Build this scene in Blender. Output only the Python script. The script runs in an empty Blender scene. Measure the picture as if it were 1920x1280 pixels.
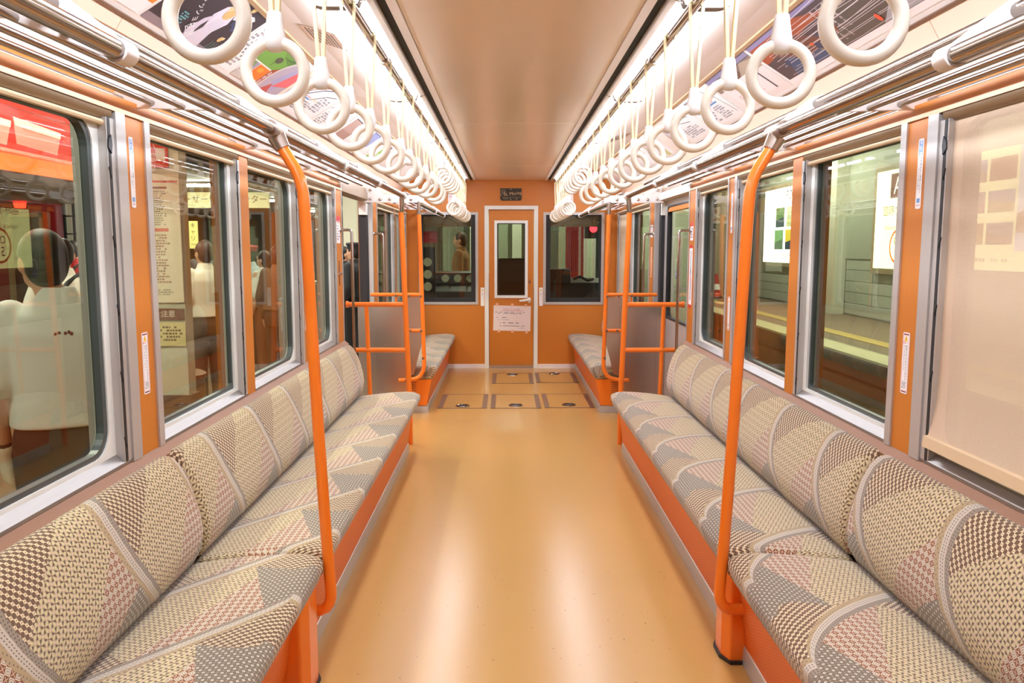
import bpy, bmesh, math, random
from mathutils import Vector, Matrix
random.seed(7)
PI = math.pi
sc = bpy.context.scene
COL = sc.collection

# ------------------------------------------------------------------ camera, world, exposure
F_PX = 1490.0
CAM = Vector((-0.062, 0.0, 1.34))
d = Vector(((949 - 960) / F_PX, -(465 - 640) / F_PX, -1.0)).normalized()   # world +Y seen from the camera
Yc = d
Xc = Vector((-Yc.z, 0, Yc.x)).normalized()
Zc = Xc.cross(Yc)
R = Matrix((Xc, Yc, Zc))                       # rows: world axes in camera space -> camera to world rotation
cd = bpy.data.cameras.new('camera')
cam = bpy.data.objects.new('camera', cd)
COL.objects.link(cam)
cd.sensor_fit = 'HORIZONTAL'
cd.sensor_width = 36.0
cd.lens = F_PX / 1920 * 36.0
cd.clip_start = 0.02
cd.clip_end = 200
cam.matrix_world = Matrix.Translation(CAM) @ R.to_4x4()
sc.camera = cam

w = bpy.data.worlds.new('world')
sc.world = w
w.use_nodes = True
w.node_tree.nodes['Background'].inputs[0].default_value = (1.0, 0.95, 0.86, 1)
w.node_tree.nodes['Background'].inputs[1].default_value = 0.35
sc.view_settings.view_transform = 'Standard'
sc.view_settings.look = 'None'
sc.view_settings.exposure = 0.5
sc.view_settings.gamma = 1.0
sc.view_settings.use_curve_mapping = False
try:
    sc.cycles.use_denoising = True
    sc.cycles.max_bounces = 12
    sc.cycles.diffuse_bounces = 6
    sc.cycles.transparent_max_bounces = 16
    sc.cycles.sample_clamp_indirect = 3.0
    sc.cycles.caustics_reflective = False
    sc.cycles.caustics_refractive = False
except Exception:
    pass
LAMP = 15.0          # strength of the train's ceiling light diffusers
TUBE = 140.0         # strength of the soffit tubes and of the added fill tubes
BOX = 3.0           # strength of the backlit station boards

# ------------------------------------------------------------------ materials
def lin(c):
    if isinstance(c, str):
        c = [int(c[i:i + 2], 16) / 255 for i in (0, 2, 4)]
    return tuple(x / 12.92 if x <= 0.04045 else ((x + 0.055) / 1.055) ** 2.4 for x in c)

MATS = {}
def mat(name, col='cccccc', rough=0.5, metal=0.0, noise=0.0, nscale=40.0, bump=0.0, bscale=200.0, emit=0.0, stretch=None, spec=0.5, coat=0.0):
    if name in MATS:
        return MATS[name]
    m = bpy.data.materials.new(name)
    m.use_nodes = True
    nt = m.node_tree
    b = nt.nodes['Principled BSDF']
    c = lin(col) + (1,)
    b.inputs['Base Color'].default_value = c
    b.inputs['Roughness'].default_value = rough
    b.inputs['Metallic'].default_value = metal
    b.inputs['Specular IOR Level'].default_value = spec
    b.inputs['Coat Weight'].default_value = coat
    b.inputs['Coat Roughness'].default_value = 0.08
    if emit:
        b.inputs['Emission Color'].default_value = c
        b.inputs['Emission Strength'].default_value = emit
        try: m.cycles.emission_sampling = 'FRONT' if emit > 20 or name == 'lamp_diffuser' else 'NONE'
        except Exception: pass
    if noise or bump:
        tc = nt.nodes.new('ShaderNodeTexCoord')
        mp = nt.nodes.new('ShaderNodeMapping')
        nt.links.new(tc.outputs['Object'], mp.inputs[0])
        if stretch:
            mp.inputs['Scale'].default_value = stretch
    if noise:
        n = nt.nodes.new('ShaderNodeTexNoise')
        n.inputs['Scale'].default_value = nscale
        n.inputs['Detail'].default_value = 5
        nt.links.new(mp.outputs[0], n.inputs[0])
        mx = nt.nodes.new('ShaderNodeMix')
        mx.data_type = 'RGBA'
        mx.inputs['A'].default_value = tuple(max(0, x * (1 - noise)) for x in c[:3]) + (1,)
        mx.inputs['B'].default_value = tuple(min(1, x * (1 + noise)) for x in c[:3]) + (1,)
        nt.links.new(n.outputs['Fac'], mx.inputs['Factor'])
        nt.links.new(mx.outputs['Result'], b.inputs['Base Color'])
    if bump:
        n2 = nt.nodes.new('ShaderNodeTexNoise')
        n2.inputs['Scale'].default_value = bscale
        nt.links.new(mp.outputs[0], n2.inputs[0])
        bp = nt.nodes.new('ShaderNodeBump')
        bp.inputs['Strength'].default_value = bump
        bp.inputs['Distance'].default_value = 0.002
        nt.links.new(n2.outputs['Fac'], bp.inputs['Height'])
        nt.links.new(bp.outputs[0], b.inputs['Normal'])
    MATS[name] = m
    return m

def ink(hexcol, emit=0.0):
    n = 'ink_' + hexcol + ('_lit' if emit else '')
    return mat(n, hexcol, 0.45, emit=emit)

class NX:
    """a float socket with arithmetic, for writing node maths as formulas"""
    nt = None
    def __init__(s, v): s.v = v
    @staticmethod
    def op(o, *a):
        n = NX.nt.nodes.new('ShaderNodeMath')
        n.operation = o
        for i, x in enumerate(a):
            if isinstance(x, NX):
                NX.nt.links.new(x.v, n.inputs[i])
            else:
                n.inputs[i].default_value = x
        return NX(n.outputs[0])
    def __add__(s, o): return NX.op('ADD', s, o)
    __radd__ = __add__
    def __sub__(s, o): return NX.op('SUBTRACT', s, o)
    def __rsub__(s, o): return NX.op('SUBTRACT', o, s)
    def __mul__(s, o): return NX.op('MULTIPLY', s, o)
    __rmul__ = __mul__
    def __truediv__(s, o): return NX.op('DIVIDE', s, o)
    def __lt__(s, o): return NX.op('LESS_THAN', s, o)
    def __gt__(s, o): return NX.op('GREATER_THAN', s, o)
    def abs(s): return NX.op('ABSOLUTE', s)
    def frac(s): return NX.op('FRACT', s)
    def floor(s): return NX.op('FLOOR', s)
    def sqrt(s): return NX.op('SQRT', s)
    def pow(s, e): return NX.op('POWER', s, e)
    def max(s, o): return NX.op('MAXIMUM', s, o)
    def min(s, o): return NX.op('MINIMUM', s, o)
    def mod2(s): return (s * 0.5).frac() * 2.0
    def inv(s): return 1.0 - s

def cmix(f, a, b):
    n = NX.nt.nodes.new('ShaderNodeMix')
    n.data_type = 'RGBA'
    NX.nt.links.new(f.v, n.inputs['Factor'])
    for k, x in (('A', a), ('B', b)):
        if isinstance(x, str):
            n.inputs[k].default_value = lin(x) + (1,)
        else:
            NX.nt.links.new(x, n.inputs[k])
    return n.outputs['Result']

PER = 0.47
def fabric(name, back):
    """woven seat moquette: a curved ribbon between seats, four small geometric weaves in slanted patches"""
    m = bpy.data.materials.new(name)
    m.use_nodes = True
    nt = NX.nt = m.node_tree
    b = nt.nodes['Principled BSDF']
    b.inputs['Roughness'].default_value = 0.9
    b.inputs['Specular IOR Level'].default_value = 0.15
    b.inputs['Sheen Weight'].default_value = 0.25
    uv = nt.nodes.new('ShaderNodeUVMap')
    sp = nt.nodes.new('ShaderNodeSeparateXYZ')
    nt.links.new(uv.outputs[0], sp.inputs[0])
    u, v = NX(sp.outputs[0]), NX(sp.outputs[1])
    vc = v.max(0.0)
    if back:
        g = vc * 1.35 - vc * vc * 2.2
        t = vc / 0.36
    else:
        g = (vc / 0.41).pow(0.62) * 0.44
        t = vc / 0.42
    q = (u - g) / PER
    wv = q.frac()                                    # 0 just past one ribbon, 1 at the next
    dd = (wv - 0.5).abs() * -PER + PER * 0.5         # metres to the nearest ribbon centre
    past = wv < 0.5
    # --- weaves
    def cell(su, sv, rot=False):
        if rot:
            p, r = (u + v) / su, (u - v) / sv
        else:
            p, r = u / su, v / sv
        return p.frac() - 0.5, r.frac() - 0.5, (p.floor() + r.floor()).mod2() > 0.5
    # pinwheels, ochre and brown
    a, c, par = cell(0.027, 0.027)
    aa, ca = a.abs(), c.abs()
    sw = (a * c) > 0.0
    x_ = aa * sw + ca * sw.inv()
    y_ = ca * sw + aa * sw.inv()
    blade = (y_ > 0.03) * (y_ < (x_ * 0.85 - 0.03)) * (x_ < 0.43)
    blade2 = (y_ > (x_ * 1.1 + 0.04)) * (y_ < 0.46)
    pin = cmix(par, 'bfa98a', 'b49c7c')
    pin = cmix(blade, pin, '5e4936')
    pin = cmix(blade2, pin, 'cdbd8e')
    pin = cmix((aa.max(ca)) < 0.085, pin, '8c6a58')
    pin = cmix((aa.min(ca)) > 0.40, pin, 'd2b39c')
    # red and white lozenges
    a, c, par = cell(0.0225, 0.0225, True)
    mx_ = a.abs().max(c.abs())
    loz_w = cmix((mx_ < 0.36) * (mx_ > 0.26), 'd8c7b0', '8d7c6b')
    loz_w = cmix(mx_ < 0.09, loz_w, '3d3434')
    xx = (a.abs() - c.abs()).abs()
    loz_r = cmix((xx < 0.07) * (mx_ < 0.36), '7f4628', 'd3b898')
    loz = cmix(par, loz_w, loz_r)
    # small pale flowers on grey brown
    a, c, par = cell(0.0105, 0.0105)
    dia = a.abs() + c.abs()
    fl = cmix(par, '7d6d5c', '70604f')
    fl = cmix((dia < 0.42) * (dia > 0.16) * par, fl, 'd6d0bf')
    fl = cmix(((a.abs() < 0.09) * (c.abs() < 0.09)) * par.inv(), fl, 'bdb6a4')
    # cream stars on dark brown
    a, c, par = cell(0.021, 0.021, True)
    star = (a.abs().sqrt() + c.abs().sqrt()) < 0.90
    st = cmix(star, '6e503b', 'e2d1ab')
    st = cmix((a.abs() + c.abs()) < 0.13, st, '9a5435')
    st = cmix((a.abs() < 0.045) * (c.abs() > 0.2), st, '5b4536')
    # --- patches
    if back:
        col = pin
        col = cmix((t + wv * 0.9) < 0.78, col, loz)
        col = cmix((t + wv * 0.55) < 0.38, col, fl)
        col = cmix((t - (wv * -0.9 + 1.36)) > 0.0, col, st)
    else:
        col = pin
        col = cmix((t * 1.0 - wv * 0.62) < 0.12, col, loz)
        col = cmix((t * 1.0 + wv * 0.30) < 0.40, col, fl)
        col = cmix((t * 0.9 + wv * 0.75) < 0.40, col, st)
        col = cmix((t - (wv * -0.75 + 1.42)) > 0.0, col, st)
    # --- ribbon
    dot_a, dot_c, dpar = cell(0.0085, 0.0085)
    dots = (dot_a.abs().max(dot_c.abs())) < 0.2
    rib_in = cmix(dots, '948473', '5d4f45')
    rib_out = cmix(((dot_a.abs() + dot_c.abs()) < 0.33) * dpar, 'ad936e', '77685a')
    band = cmix(past, rib_in, rib_out)
    col = cmix(dd < 0.034, col, band)
    col = cmix(dd < 0.0135, col, 'c2b4a2')
    col = cmix(((dd - 0.0045).abs() < 0.0016) * ((v / 0.008).frac() < 0.5), col, '6b5f58')
    ns = nt.nodes.new('ShaderNodeTexNoise')
    ns.inputs['Scale'].default_value = 900
    bp = nt.nodes.new('ShaderNodeBump')
    bp.inputs['Strength'].default_value = 0.25
    bp.inputs['Distance'].default_value = 0.001
    nt.links.new(ns.outputs['Fac'], bp.inputs['Height'])
    nt.links.new(bp.outputs[0], b.inputs['Normal'])
    nt.links.new(col, b.inputs['Base Color'])
    MATS[name] = m
    return m

def glass(name, tint, refl=1.0, ior=1.5):
    m = bpy.data.materials.new(name)
    m.use_nodes = True
    nt = m.node_tree
    nt.nodes.clear()
    o = nt.nodes.new('ShaderNodeOutputMaterial')
    tr = nt.nodes.new('ShaderNodeBsdfTransparent')
    tr.inputs[0].default_value = lin(tint) + (1,)
    gl = nt.nodes.new('ShaderNodeBsdfGlossy')
    gl.inputs['Roughness'].default_value = 0.0
    fr = nt.nodes.new('ShaderNodeFresnel')
    gm = nt.nodes.new('ShaderNodeNewGeometry')
    io = nt.nodes.new('ShaderNodeMix')                 # a thin pane mirrors alike from both of its faces
    io.inputs['A'].default_value = ior
    io.inputs['B'].default_value = 1 / ior
    nt.links.new(gm.outputs['Backfacing'], io.inputs['Factor'])
    nt.links.new(io.outputs['Result'], fr.inputs['IOR'])
    mx = nt.nodes.new('ShaderNodeMixShader')
    nt.links.new(fr.outputs[0], mx.inputs[0])
    nt.links.new(tr.outputs[0], mx.inputs[1])
    nt.links.new(gl.outputs[0], mx.inputs[2])
    nt.links.new(mx.outputs[0], o.inputs[0])
    MATS[name] = m
    return m

def blind_cloth():
    m = bpy.data.materials.new('blind_cloth')
    m.use_nodes = True
    nt = m.node_tree
    nt.nodes.clear()
    o = nt.nodes.new('ShaderNodeOutputMaterial')
    df = nt.nodes.new('ShaderNodeBsdfDiffuse')
    df.inputs[0].default_value = lin('f2d6b8') + (1,)
    tl = nt.nodes.new('ShaderNodeBsdfTranslucent')
    tl.inputs[0].default_value = lin('f2d8bc') + (1,)
    tp = nt.nodes.new('ShaderNodeBsdfTransparent')
    m1 = nt.nodes.new('ShaderNodeMixShader')
    m1.inputs[0].default_value = 0.25
    m2 = nt.nodes.new('ShaderNodeMixShader')
    NX.nt = nt
    tc = nt.nodes.new('ShaderNodeTexCoord')
    sp = nt.nodes.new('ShaderNodeSeparateXYZ')
    nt.links.new(tc.outputs['Object'], sp.inputs[0])
    y, z = NX(sp.outputs[1]), NX(sp.outputs[2])
    holes = ((y * 500.0).frac() < 0.36) * ((z * 500.0).frac() < 0.36)      # open weave
    nt.links.new(holes.v, m2.inputs[0])
    nt.links.new(df.outputs[0], m1.inputs[1])
    nt.links.new(tl.outputs[0], m1.inputs[2])
    nt.links.new(m1.outputs[0], m2.inputs[1])
    nt.links.new(tp.outputs[0], m2.inputs[2])
    nt.links.new(m2.outputs[0], o.inputs[0])
    MATS['blind_cloth'] = m
    return m

def hatch_mat():
    """orange seat-base laminate with a fine slanted score pattern"""
    m = mat('seat_base_orange', 'd8621c', 0.4)
    nt = NX.nt = m.node_tree
    b = nt.nodes['Principled BSDF']
    tc = nt.nodes.new('ShaderNodeTexCoord')
    sp = nt.nodes.new('ShaderNodeSeparateXYZ')
    nt.links.new(tc.outputs['Object'], sp.inputs[0])
    y, z = NX(sp.outputs[1]), NX(sp.outputs[2])
    n = nt.nodes.new('ShaderNodeTexNoise')
    n.inputs['Scale'].default_value = 60
    nt.links.new(tc.outputs['Object'], n.inputs[0])
    li = ((y * 40.0 + z * 95.0 + NX(n.outputs['Fac']) * 0.5).frac() < 0.2) * 0.5
    nt.links.new(cmix(li, 'd8651e', 'a84a12'), b.inputs['Base Color'])
    return m

M_OR = mat('orange_laminate', 'c67625', 0.42, noise=0.06, nscale=14, stretch=(8, 8, 1))
M_POLE = mat('orange_paint', 'ef7920', 0.28, coat=0.3)
M_ALU = mat('brushed_aluminium', 'c4c0bc', 0.40, metal=0.45, noise=0.05, nscale=6, stretch=(30, 30, 1))
M_ALUL = mat('pale_aluminium', 'f0f1ea', 0.45, metal=0.0)
M_SILL = mat('sill_aluminium', '958f8a', 0.36, metal=0.7, noise=0.12, nscale=10, stretch=(60, 1, 60))
M_GASK = mat('gasket_rubber', '464d4c', 0.35)
M_CHR = mat('polished_steel', 'a89d95', 0.15, metal=1.0)
M_STEEL = mat('satin_steel_sheet', 'c9bdb4', 0.27, metal=1.0, noise=0.05, nscale=5, stretch=(1, 1, 40))
M_BLK = mat('black_rubber', '1d1d1f', 0.5)
M_DARK = mat('dark_recess', '0f1112', 0.7)
M_WHITE = mat('white_paint', 'f1eae6', 0.35)
M_CREAM = mat('cream_plastic', 'f3ead9', 0.25, coat=0.2)
M_HOLD = mat('white_plastic', 'f2eee9', 0.3)
M_STRAP = mat('cream_strap', 'ecdcae', 0.6)
M_CEIL = mat('ceiling_melamine', 'fdeedd', 0.2, noise=0.02, nscale=3)
M_SIDEC = mat('side_ceiling_white', 'fdf6f0', 0.5)
M_UPW = mat('upper_wall_peach', 'f6d8be', 0.4)
M_BRONZE = mat('bronze_ledge', '8a5d3c', 0.5, metal=0.1)
M_PELM = mat('taupe_box', '8c7356', 0.35, metal=0.4)
M_BEIGE = mat('beige_bar', 'd8bd97', 0.45)
M_PAPER = mat('paper', 'fdfaf8', 0.6)
M_PLST = mat('ad_film', 'fbf7f2', 0.3)
M_BROWN = mat('brown_trim', '7a5a45', 0.45, metal=0.2)
M_FLOOR = mat('floor_vinyl', 'b68a4c', 0.235, noise=0.04, nscale=1.5, spec=0.6)
M_BASE = hatch_mat()
M_SEAT = fabric('seat_moquette', False)
M_BACK = fabric('back_moquette', True)
M_GLASS = glass('window_glass', 'e2e5da')
M_GLASSD = glass('cab_glass', 'e2e5de')
M_BLIND = blind_cloth()
M_LAMP = mat('lamp_diffuser', 'e9f1ff', 0.5, emit=LAMP)
M_TUBE2 = mat('canopy_tube', 'f2f5ea', 0.5, emit=150.0)  # added fill tubes over the opposite platform
M_TUBE = mat('station_tube', 'f3f6ec', 0.5, emit=TUBE)

# ------------------------------------------------------------------ mesh building
class MB:
    def __init__(s, sx=1):
        s.v, s.f, s.uv, s.mi, s.sx = [], [], [], [], sx
        s.cur = 0
    def add(s, vs, fs, uvs=None):
        o = len(s.v)
        s.v += [(p[0] * s.sx, p[1], p[2]) for p in vs]
        for i, f in enumerate(fs):
            g = [o + k for k in f]
            uu = list(uvs[i]) if uvs else None
            if s.sx < 0:
                g.reverse()
                if uu: uu.reverse()
            s.f.append(g); s.uv.append(uu); s.mi.append(s.cur)
        return s
    def box(s, x0, x1, y0, y1, z0, z1):
        x0, x1 = sorted((x0, x1)); y0, y1 = sorted((y0, y1)); z0, z1 = sorted((z0, z1))
        vs = [(x, y, z) for z in (z0, z1) for y in (y0, y1) for x in (x0, x1)]
        return s.add(vs, [(0, 2, 3, 1), (4, 5, 7, 6), (0, 1, 5, 4), (2, 6, 7, 3), (0, 4, 6, 2), (1, 3, 7, 5)])
    def prism(s, poly, a0, a1, axis='y'):
        """poly: (p,q) pairs; axis y -> p=x,q=z ; axis x -> p=y,q=z ; axis z -> p=x,q=y"""
        n = len(poly)
        area = sum(poly[i][0] * poly[(i + 1) % n][1] - poly[(i + 1) % n][0] * poly[i][1] for i in range(n))
        if area < 0:
            poly = poly[::-1]
        def P(p, a):
            return {'y': (p[0], a, p[1]), 'x': (a, p[0], p[1]), 'z': (p[0], p[1], a)}[axis]
        vs = [P(p, a0) for p in poly] + [P(p, a1) for p in poly]
        fs = [tuple(range(n)), tuple(range(2 * n - 1, n - 1, -1))]
        for i in range(n):
            j = (i + 1) % n
            fs.append((i, n + i, n + j, j))
        if (axis == 'y') == (a1 < a0):
            fs = [f[::-1] for f in fs]
        return s.add(vs, fs)
    def tube(s, pts, r, n=10, cap=True, closed=False):
        pts = [Vector(p) for p in pts]
        rs = r if isinstance(r, (list, tuple)) else [r] * len(pts)
        m = len(pts)
        vs, fs = [], []
        ref = None
        for i, p in enumerate(pts):
            if closed:
                t = pts[(i + 1) % m] - pts[i - 1]
            else:
                t = pts[min(i + 1, m - 1)] - pts[max(i - 1, 0)]
            t.normalize()
            if ref is None:
                ref = Vector((0, 0, 1)) if abs(t.z) < 0.9 else Vector((1, 0, 0))
            a = t.cross(ref)
            if a.length < 1e-5:
                a = t.cross(Vector((0, 1, 0)))
            a.normalize()
            b = a.cross(t); b.normalize()
            ref = b
            for k in range(n):
                q = 2 * PI * k / n
                vs.append(p + (a * math.cos(q) + b * math.sin(q)) * rs[i])
        for i in range(m if closed else m - 1):
            for k in range(n):
                i2 = (i + 1) % m
                fs.append((i * n + k, i * n + (k + 1) % n, i2 * n + (k + 1) % n, i2 * n + k))
        if cap and not closed:
            fs.append(tuple(range(n - 1, -1, -1)))
            fs.append(tuple(range((m - 1) * n, m * n)))
        fs = [f[::-1] for f in fs]
        return s.add(vs, fs)
    def lathe(s, prof, c=(0, 0, 0), n=16, axis='z', sy=1.0):
        vs, fs = [], []
        for r, h in prof:
            for k in range(n):
                q = 2 * PI * k / n
                a, b = r * math.cos(q), r * math.sin(q) * sy
                vs.append({'z': (c[0] + a, c[1] + b, c[2] + h), 'y': (c[0] + a, c[1] + h, c[2] - b), 'x': (c[0] + h, c[1] + a, c[2] + b)}[axis])
        m = len(prof)
        for i in range(m - 1):
            for k in range(n):
                fs.append((i * n + k, i * n + (k + 1) % n, (i + 1) * n + (k + 1) % n, (i + 1) * n + k))
        fs.append(tuple(range(n - 1, -1, -1)))
        fs.append(tuple(range((m - 1) * n, m * n)))
        return s.add(vs, fs)
    def ball(s, c, rx, ry=None, rz=None, n=14, m=9):
        ry = rx if ry is None else ry
        rz = rx if rz is None else rz
        vs = [(c[0], c[1], c[2] - rz)]
        for i in range(1, m):
            t = -PI / 2 + PI * i / m
            for k in range(n):
                q = 2 * PI * k / n
                vs.append((c[0] + rx * math.cos(t) * math.cos(q), c[1] + ry * math.cos(t) * math.sin(q), c[2] + rz * math.sin(t)))
        vs.append((c[0], c[1], c[2] + rz))
        fs = []
        for k in range(n):
            fs.append((0, 1 + (k + 1) % n, 1 + k))
            L = 1 + (m - 2) * n
            fs.append((len(vs) - 1, L + k, L + (k + 1) % n))
        for i in range(m - 2):
            for k in range(n):
                a = 1 + i * n
                fs.append((a + k, a + (k + 1) % n, a + n + (k + 1) % n, a + n + k))
        return s.add(vs, fs)
    def frame(s, o, i, rad, x0, x1, k=6):
        """flat frame in the YZ plane: outer rect o=(y0,y1,z0,z1), hole i rounded by rad, from x0 (room side) to x1"""
        oc = [(o[0], o[2]), (o[1], o[2]), (o[1], o[3]), (o[0], o[3])]
        if not isinstance(rad, (list, tuple)):
            rad = [rad] * 4
        inner, own = [], []
        cs = [(i[0], i[2], 1, 1, PI), (i[1], i[2], -1, 1, 1.5 * PI), (i[1], i[3], -1, -1, 0), (i[0], i[3], 1, -1, 0.5 * PI)]
        for c, (cy, cz, dy, dz, a0) in enumerate(cs):
            r = max(rad[c], 0.001)
            for j in range(k + 1):
                q = a0 + 0.5 * PI * j / k
                inner.append((cy + dy * r + r * math.cos(q), cz + dz * r + r * math.sin(q)))
                own.append(c)
        n = len(inner)
        vs = [(x0, y, z) for y, z in inner] + [(x1, y, z) for y, z in inner] + [(x0, y, z) for y, z in oc] + [(x1, y, z) for y, z in oc]
        fs = []
        for a in range(n):
            b = (a + 1) % n
            if own[a] == own[b]:
                fs.append((a, b, 2 * n + own[a]))
            else:
                fs.append((a, b, 2 * n + own[b], 2 * n + own[a]))
            fs.append((a, n + a, n + b, b))
        for c in range(4):
            e = (c + 1) % 4
            fs.append((2 * n + c, 2 * n + e, 2 * n + 4 + e, 2 * n + 4 + c))
        return s.add(vs, fs)
    def build(s, name, material, parent=None, smooth=False, angle=40, bevel=0.0, kind=None, label=None):
        me = bpy.data.meshes.new(name)
        me.from_pydata([tuple(p) for p in s.v], [], s.f)
        mats = material if isinstance(material, (list, tuple)) else [material]
        for m_ in mats:
            me.materials.append(m_)
        if len(mats) > 1:
            me.polygons.foreach_set('material_index', s.mi)
        if any(s.uv):
            lay = me.uv_layers.new(name='UVMap')
            li = 0
            for pi, p in enumerate(me.polygons):
                for j in range(p.loop_total):
                    if s.uv[pi]:
                        lay.data[p.loop_start + j].uv = s.uv[pi][j]
        if smooth:
            me.polygons.foreach_set('use_smooth', [True] * len(me.polygons))
            try:
                me.set_sharp_from_angle(angle=math.radians(angle))
            except Exception:
                pass
        me.update()
        o = bpy.data.objects.new(name, me)
        COL.objects.link(o)
        if bevel:
            bv = o.modifiers.new('bevel', 'BEVEL')
            bv.width = bevel; bv.segments = 2; bv.limit_method = 'ANGLE'
            bv.angle_limit = math.radians(40)
        if parent is not None:
            o.parent = parent
            o.location = -WLOC.get(parent.name, Vector((0, 0, 0)))
            WLOC[o.name] = Vector((0, 0, 0))
        if kind: o['kind'] = kind
        if label: o['label'] = label
        return o
WLOC = {}

def tag(o, label, cat, group=None):
    o['label'] = label
    o['category'] = cat
    if group: o['group'] = group
    return o
def thing(name, label, cat, loc=(0, 0, 0), group=None):
    o = bpy.data.objects.new(name, None)
    o.empty_display_size = 0.05
    COL.objects.link(o)
    o.location = loc
    WLOC[o.name] = Vector(loc)
    return tag(o, label, cat, group)
def struct(name, mb, m, parent=None, **k):
    o = mb.build(name, m, parent, **k)
    o['kind'] = 'structure'
    return o
def sname(s): return 'left' if s < 0 else 'right'
def side_word(s): return 'platform-side' if s < 0 else 'track-side'

# ------------------------------------------------------------------ flat print on sheets
_TXT = {}
def textmesh(body):
    if body in _TXT:
        return _TXT[body]
    c = bpy.data.curves.new('lettering', 'FONT')
    c.body = body
    c.align_x = 'CENTER'; c.align_y = 'CENTER'
    c.resolution_u = 2
    o = bpy.data.objects.new('lettering', c)
    COL.objects.link(o)
    bpy.context.view_layer.update()
    me = bpy.data.meshes.new_from_object(o.evaluated_get(bpy.context.evaluated_depsgraph_get()))
    r = ([tuple(v.co[:2]) for v in me.vertices], [tuple(p.vertices) for p in me.polygons])
    bpy.data.objects.remove(o); bpy.data.curves.remove(c); bpy.data.meshes.remove(me)
    _TXT[body] = r
    return r

class Sheet:
    """print on a flat sheet: origin O is its lower left corner, U to the right, V up, in metres"""
    def __init__(s, O, U, V):
        s.O, s.U, s.V = Vector(O), Vector(U).normalized(), Vector(V).normalized()
        s.N = s.U.cross(s.V)
        s.mb = MB()
        s.mats, s.lv = [], 0.0
    def P(s, u, v, h): return s.O + s.U * u + s.V * v + s.N * h
    def use(s, col, emit=0.0):
        m = ink(col, emit)
        if m not in s.mats: s.mats.append(m)
        s.mb.cur = s.mats.index(m)
        s.lv += 0.00006
        return 0.0006 + s.lv
    def poly(s, pts, col, emit=0.0):
        h = s.use(col, emit)
        s.mb.add([s.P(u, v, h) for u, v in pts], [tuple(range(len(pts)))])
    def rect(s, u0, v0, u1, v1, col, emit=0.0): s.poly([(u0, v0), (u1, v0), (u1, v1), (u0, v1)], col, emit)
    def disc(s, u, v, r, col, ry=None, emit=0.0, n=20):
        ry = ry or r
        s.poly([(u + r * math.cos(2 * PI * k / n), v + ry * math.sin(2 * PI * k / n)) for k in range(n)], col, emit)
    def ring(s, u, v, r, wd, col, emit=0.0, n=24, ry=None):
        h = s.use(col, emit)
        ry = ry or r
        vs = []
        for k in range(n):
            c, q = math.cos(2 * PI * k / n), math.sin(2 * PI * k / n)
            vs += [s.P(u + r * c, v + ry * q, h), s.P(u + (r - wd) * c, v + (ry - wd) * q, h)]
        s.mb.add(vs, [(2 * k, (2 * k + 2) % (2 * n), (2 * k + 3) % (2 * n), 2 * k + 1) for k in range(n)])
    def line(s, pts, wd, col, emit=0.0):
        h = s.use(col, emit)
        for (a, b), (c, e) in zip(pts, pts[1:]):
            L = math.hypot(c - a, e - b) or 1
            nx, ny = -(e - b) / L * wd / 2, (c - a) / L * wd / 2
            s.mb.add([s.P(a + nx, b + ny, h), s.P(a - nx, b - ny, h), s.P(c - nx, e - ny, h), s.P(c + nx, e + ny, h)], [(0, 1, 2, 3)])
    def text(s, body, u, v, size, col, rot=0.0, emit=0.0, vertical=False, sx=1.0):
        h = s.use(col, emit)
        if vertical:
            for i, ch in enumerate(body):
                s._t(ch, u, v - i * size * 1.08, size, rot, h, sx)
        else:
            s._t(body, u, v, size, rot, h, sx)
    def _t(s, body, u, v, size, rot, h, sx):
        vs, fs = textmesh(body)
        c, q = math.cos(rot), math.sin(rot)
        s.mb.add([s.P(u + (x * sx * c - y * q) * size, v + (x * sx * q + y * c) * size, h) for x, y in vs], fs)
    def dashes(s, u0, v0, u1, v1, rows, col, fill=0.75, seed=1, emit=0.0):
        """rows of unreadable small print"""
        rnd = random.Random(seed)
        h = s.use(col, emit)
        dv = (v1 - v0) / rows
        for r in range(rows):
            u = u0
            top = v1 - r * dv
            end = u1 - (u1 - u0) * rnd.random() * 0.35
            while u < end:
                wd = dv * rnd.uniform(0.35, 1.0)
                if rnd.random() < fill:
                    s.mb.add([s.P(u, top - dv * 0.6, h), s.P(u + wd, top - dv * 0.6, h), s.P(u + wd, top, h), s.P(u, top, h)], [(0, 1, 2, 3)])
                u += wd + dv * 0.22
    def build(s, parent, name='printing'):
        if not s.mb.f: return None
        return s.mb.build(name, s.mats, parent)

def sheet_object(name, O, U, V, wd, ht, material, thick=0.0006, label=None, cat=None, group=None, parent=None, rad=0.0):
    """the sheet itself (a thin box), optionally with rounded corners; returns (object, Sheet for its print)"""
    S = Sheet(O, U, V)
    if rad:
        pts = []
        for cu, cv, a0 in ((rad, rad, PI), (wd - rad, rad, 1.5 * PI), (wd - rad, ht - rad, 0), (rad, ht - rad, 0.5 * PI)):
            for j in range(5):
                q = a0 + PI / 2 * j / 4
                pts.append((cu + rad * math.cos(q), cv + rad * math.sin(q)))
    else:
        pts = [(0, 0), (wd, 0), (wd, ht), (0, ht)]
    n = len(pts)
    mb = MB()
    mb.add([S.P(u, v, 0.0006) for u, v in pts] + [S.P(u, v, 0.0006 - thick) for u, v in pts],
           [tuple(range(n)), tuple(range(2 * n - 1, n - 1, -1))] + [(i, n + i, n + (i + 1) % n, (i + 1) % n) for i in range(n)])
    o = mb.build(name, material, parent)
    if label: tag(o, label, cat, group)
    return o, S
# ================================================================== THE CAR: structure
YB, YE = -1.6, 8.84          # rear and front end of the saloon
W, WU = 1.14, 1.22           # face of the window band, face of the upper wall
ZC = 2.08                    # middle ceiling
DO0, DO1 = 5.27, 6.47        # doorway

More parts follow.
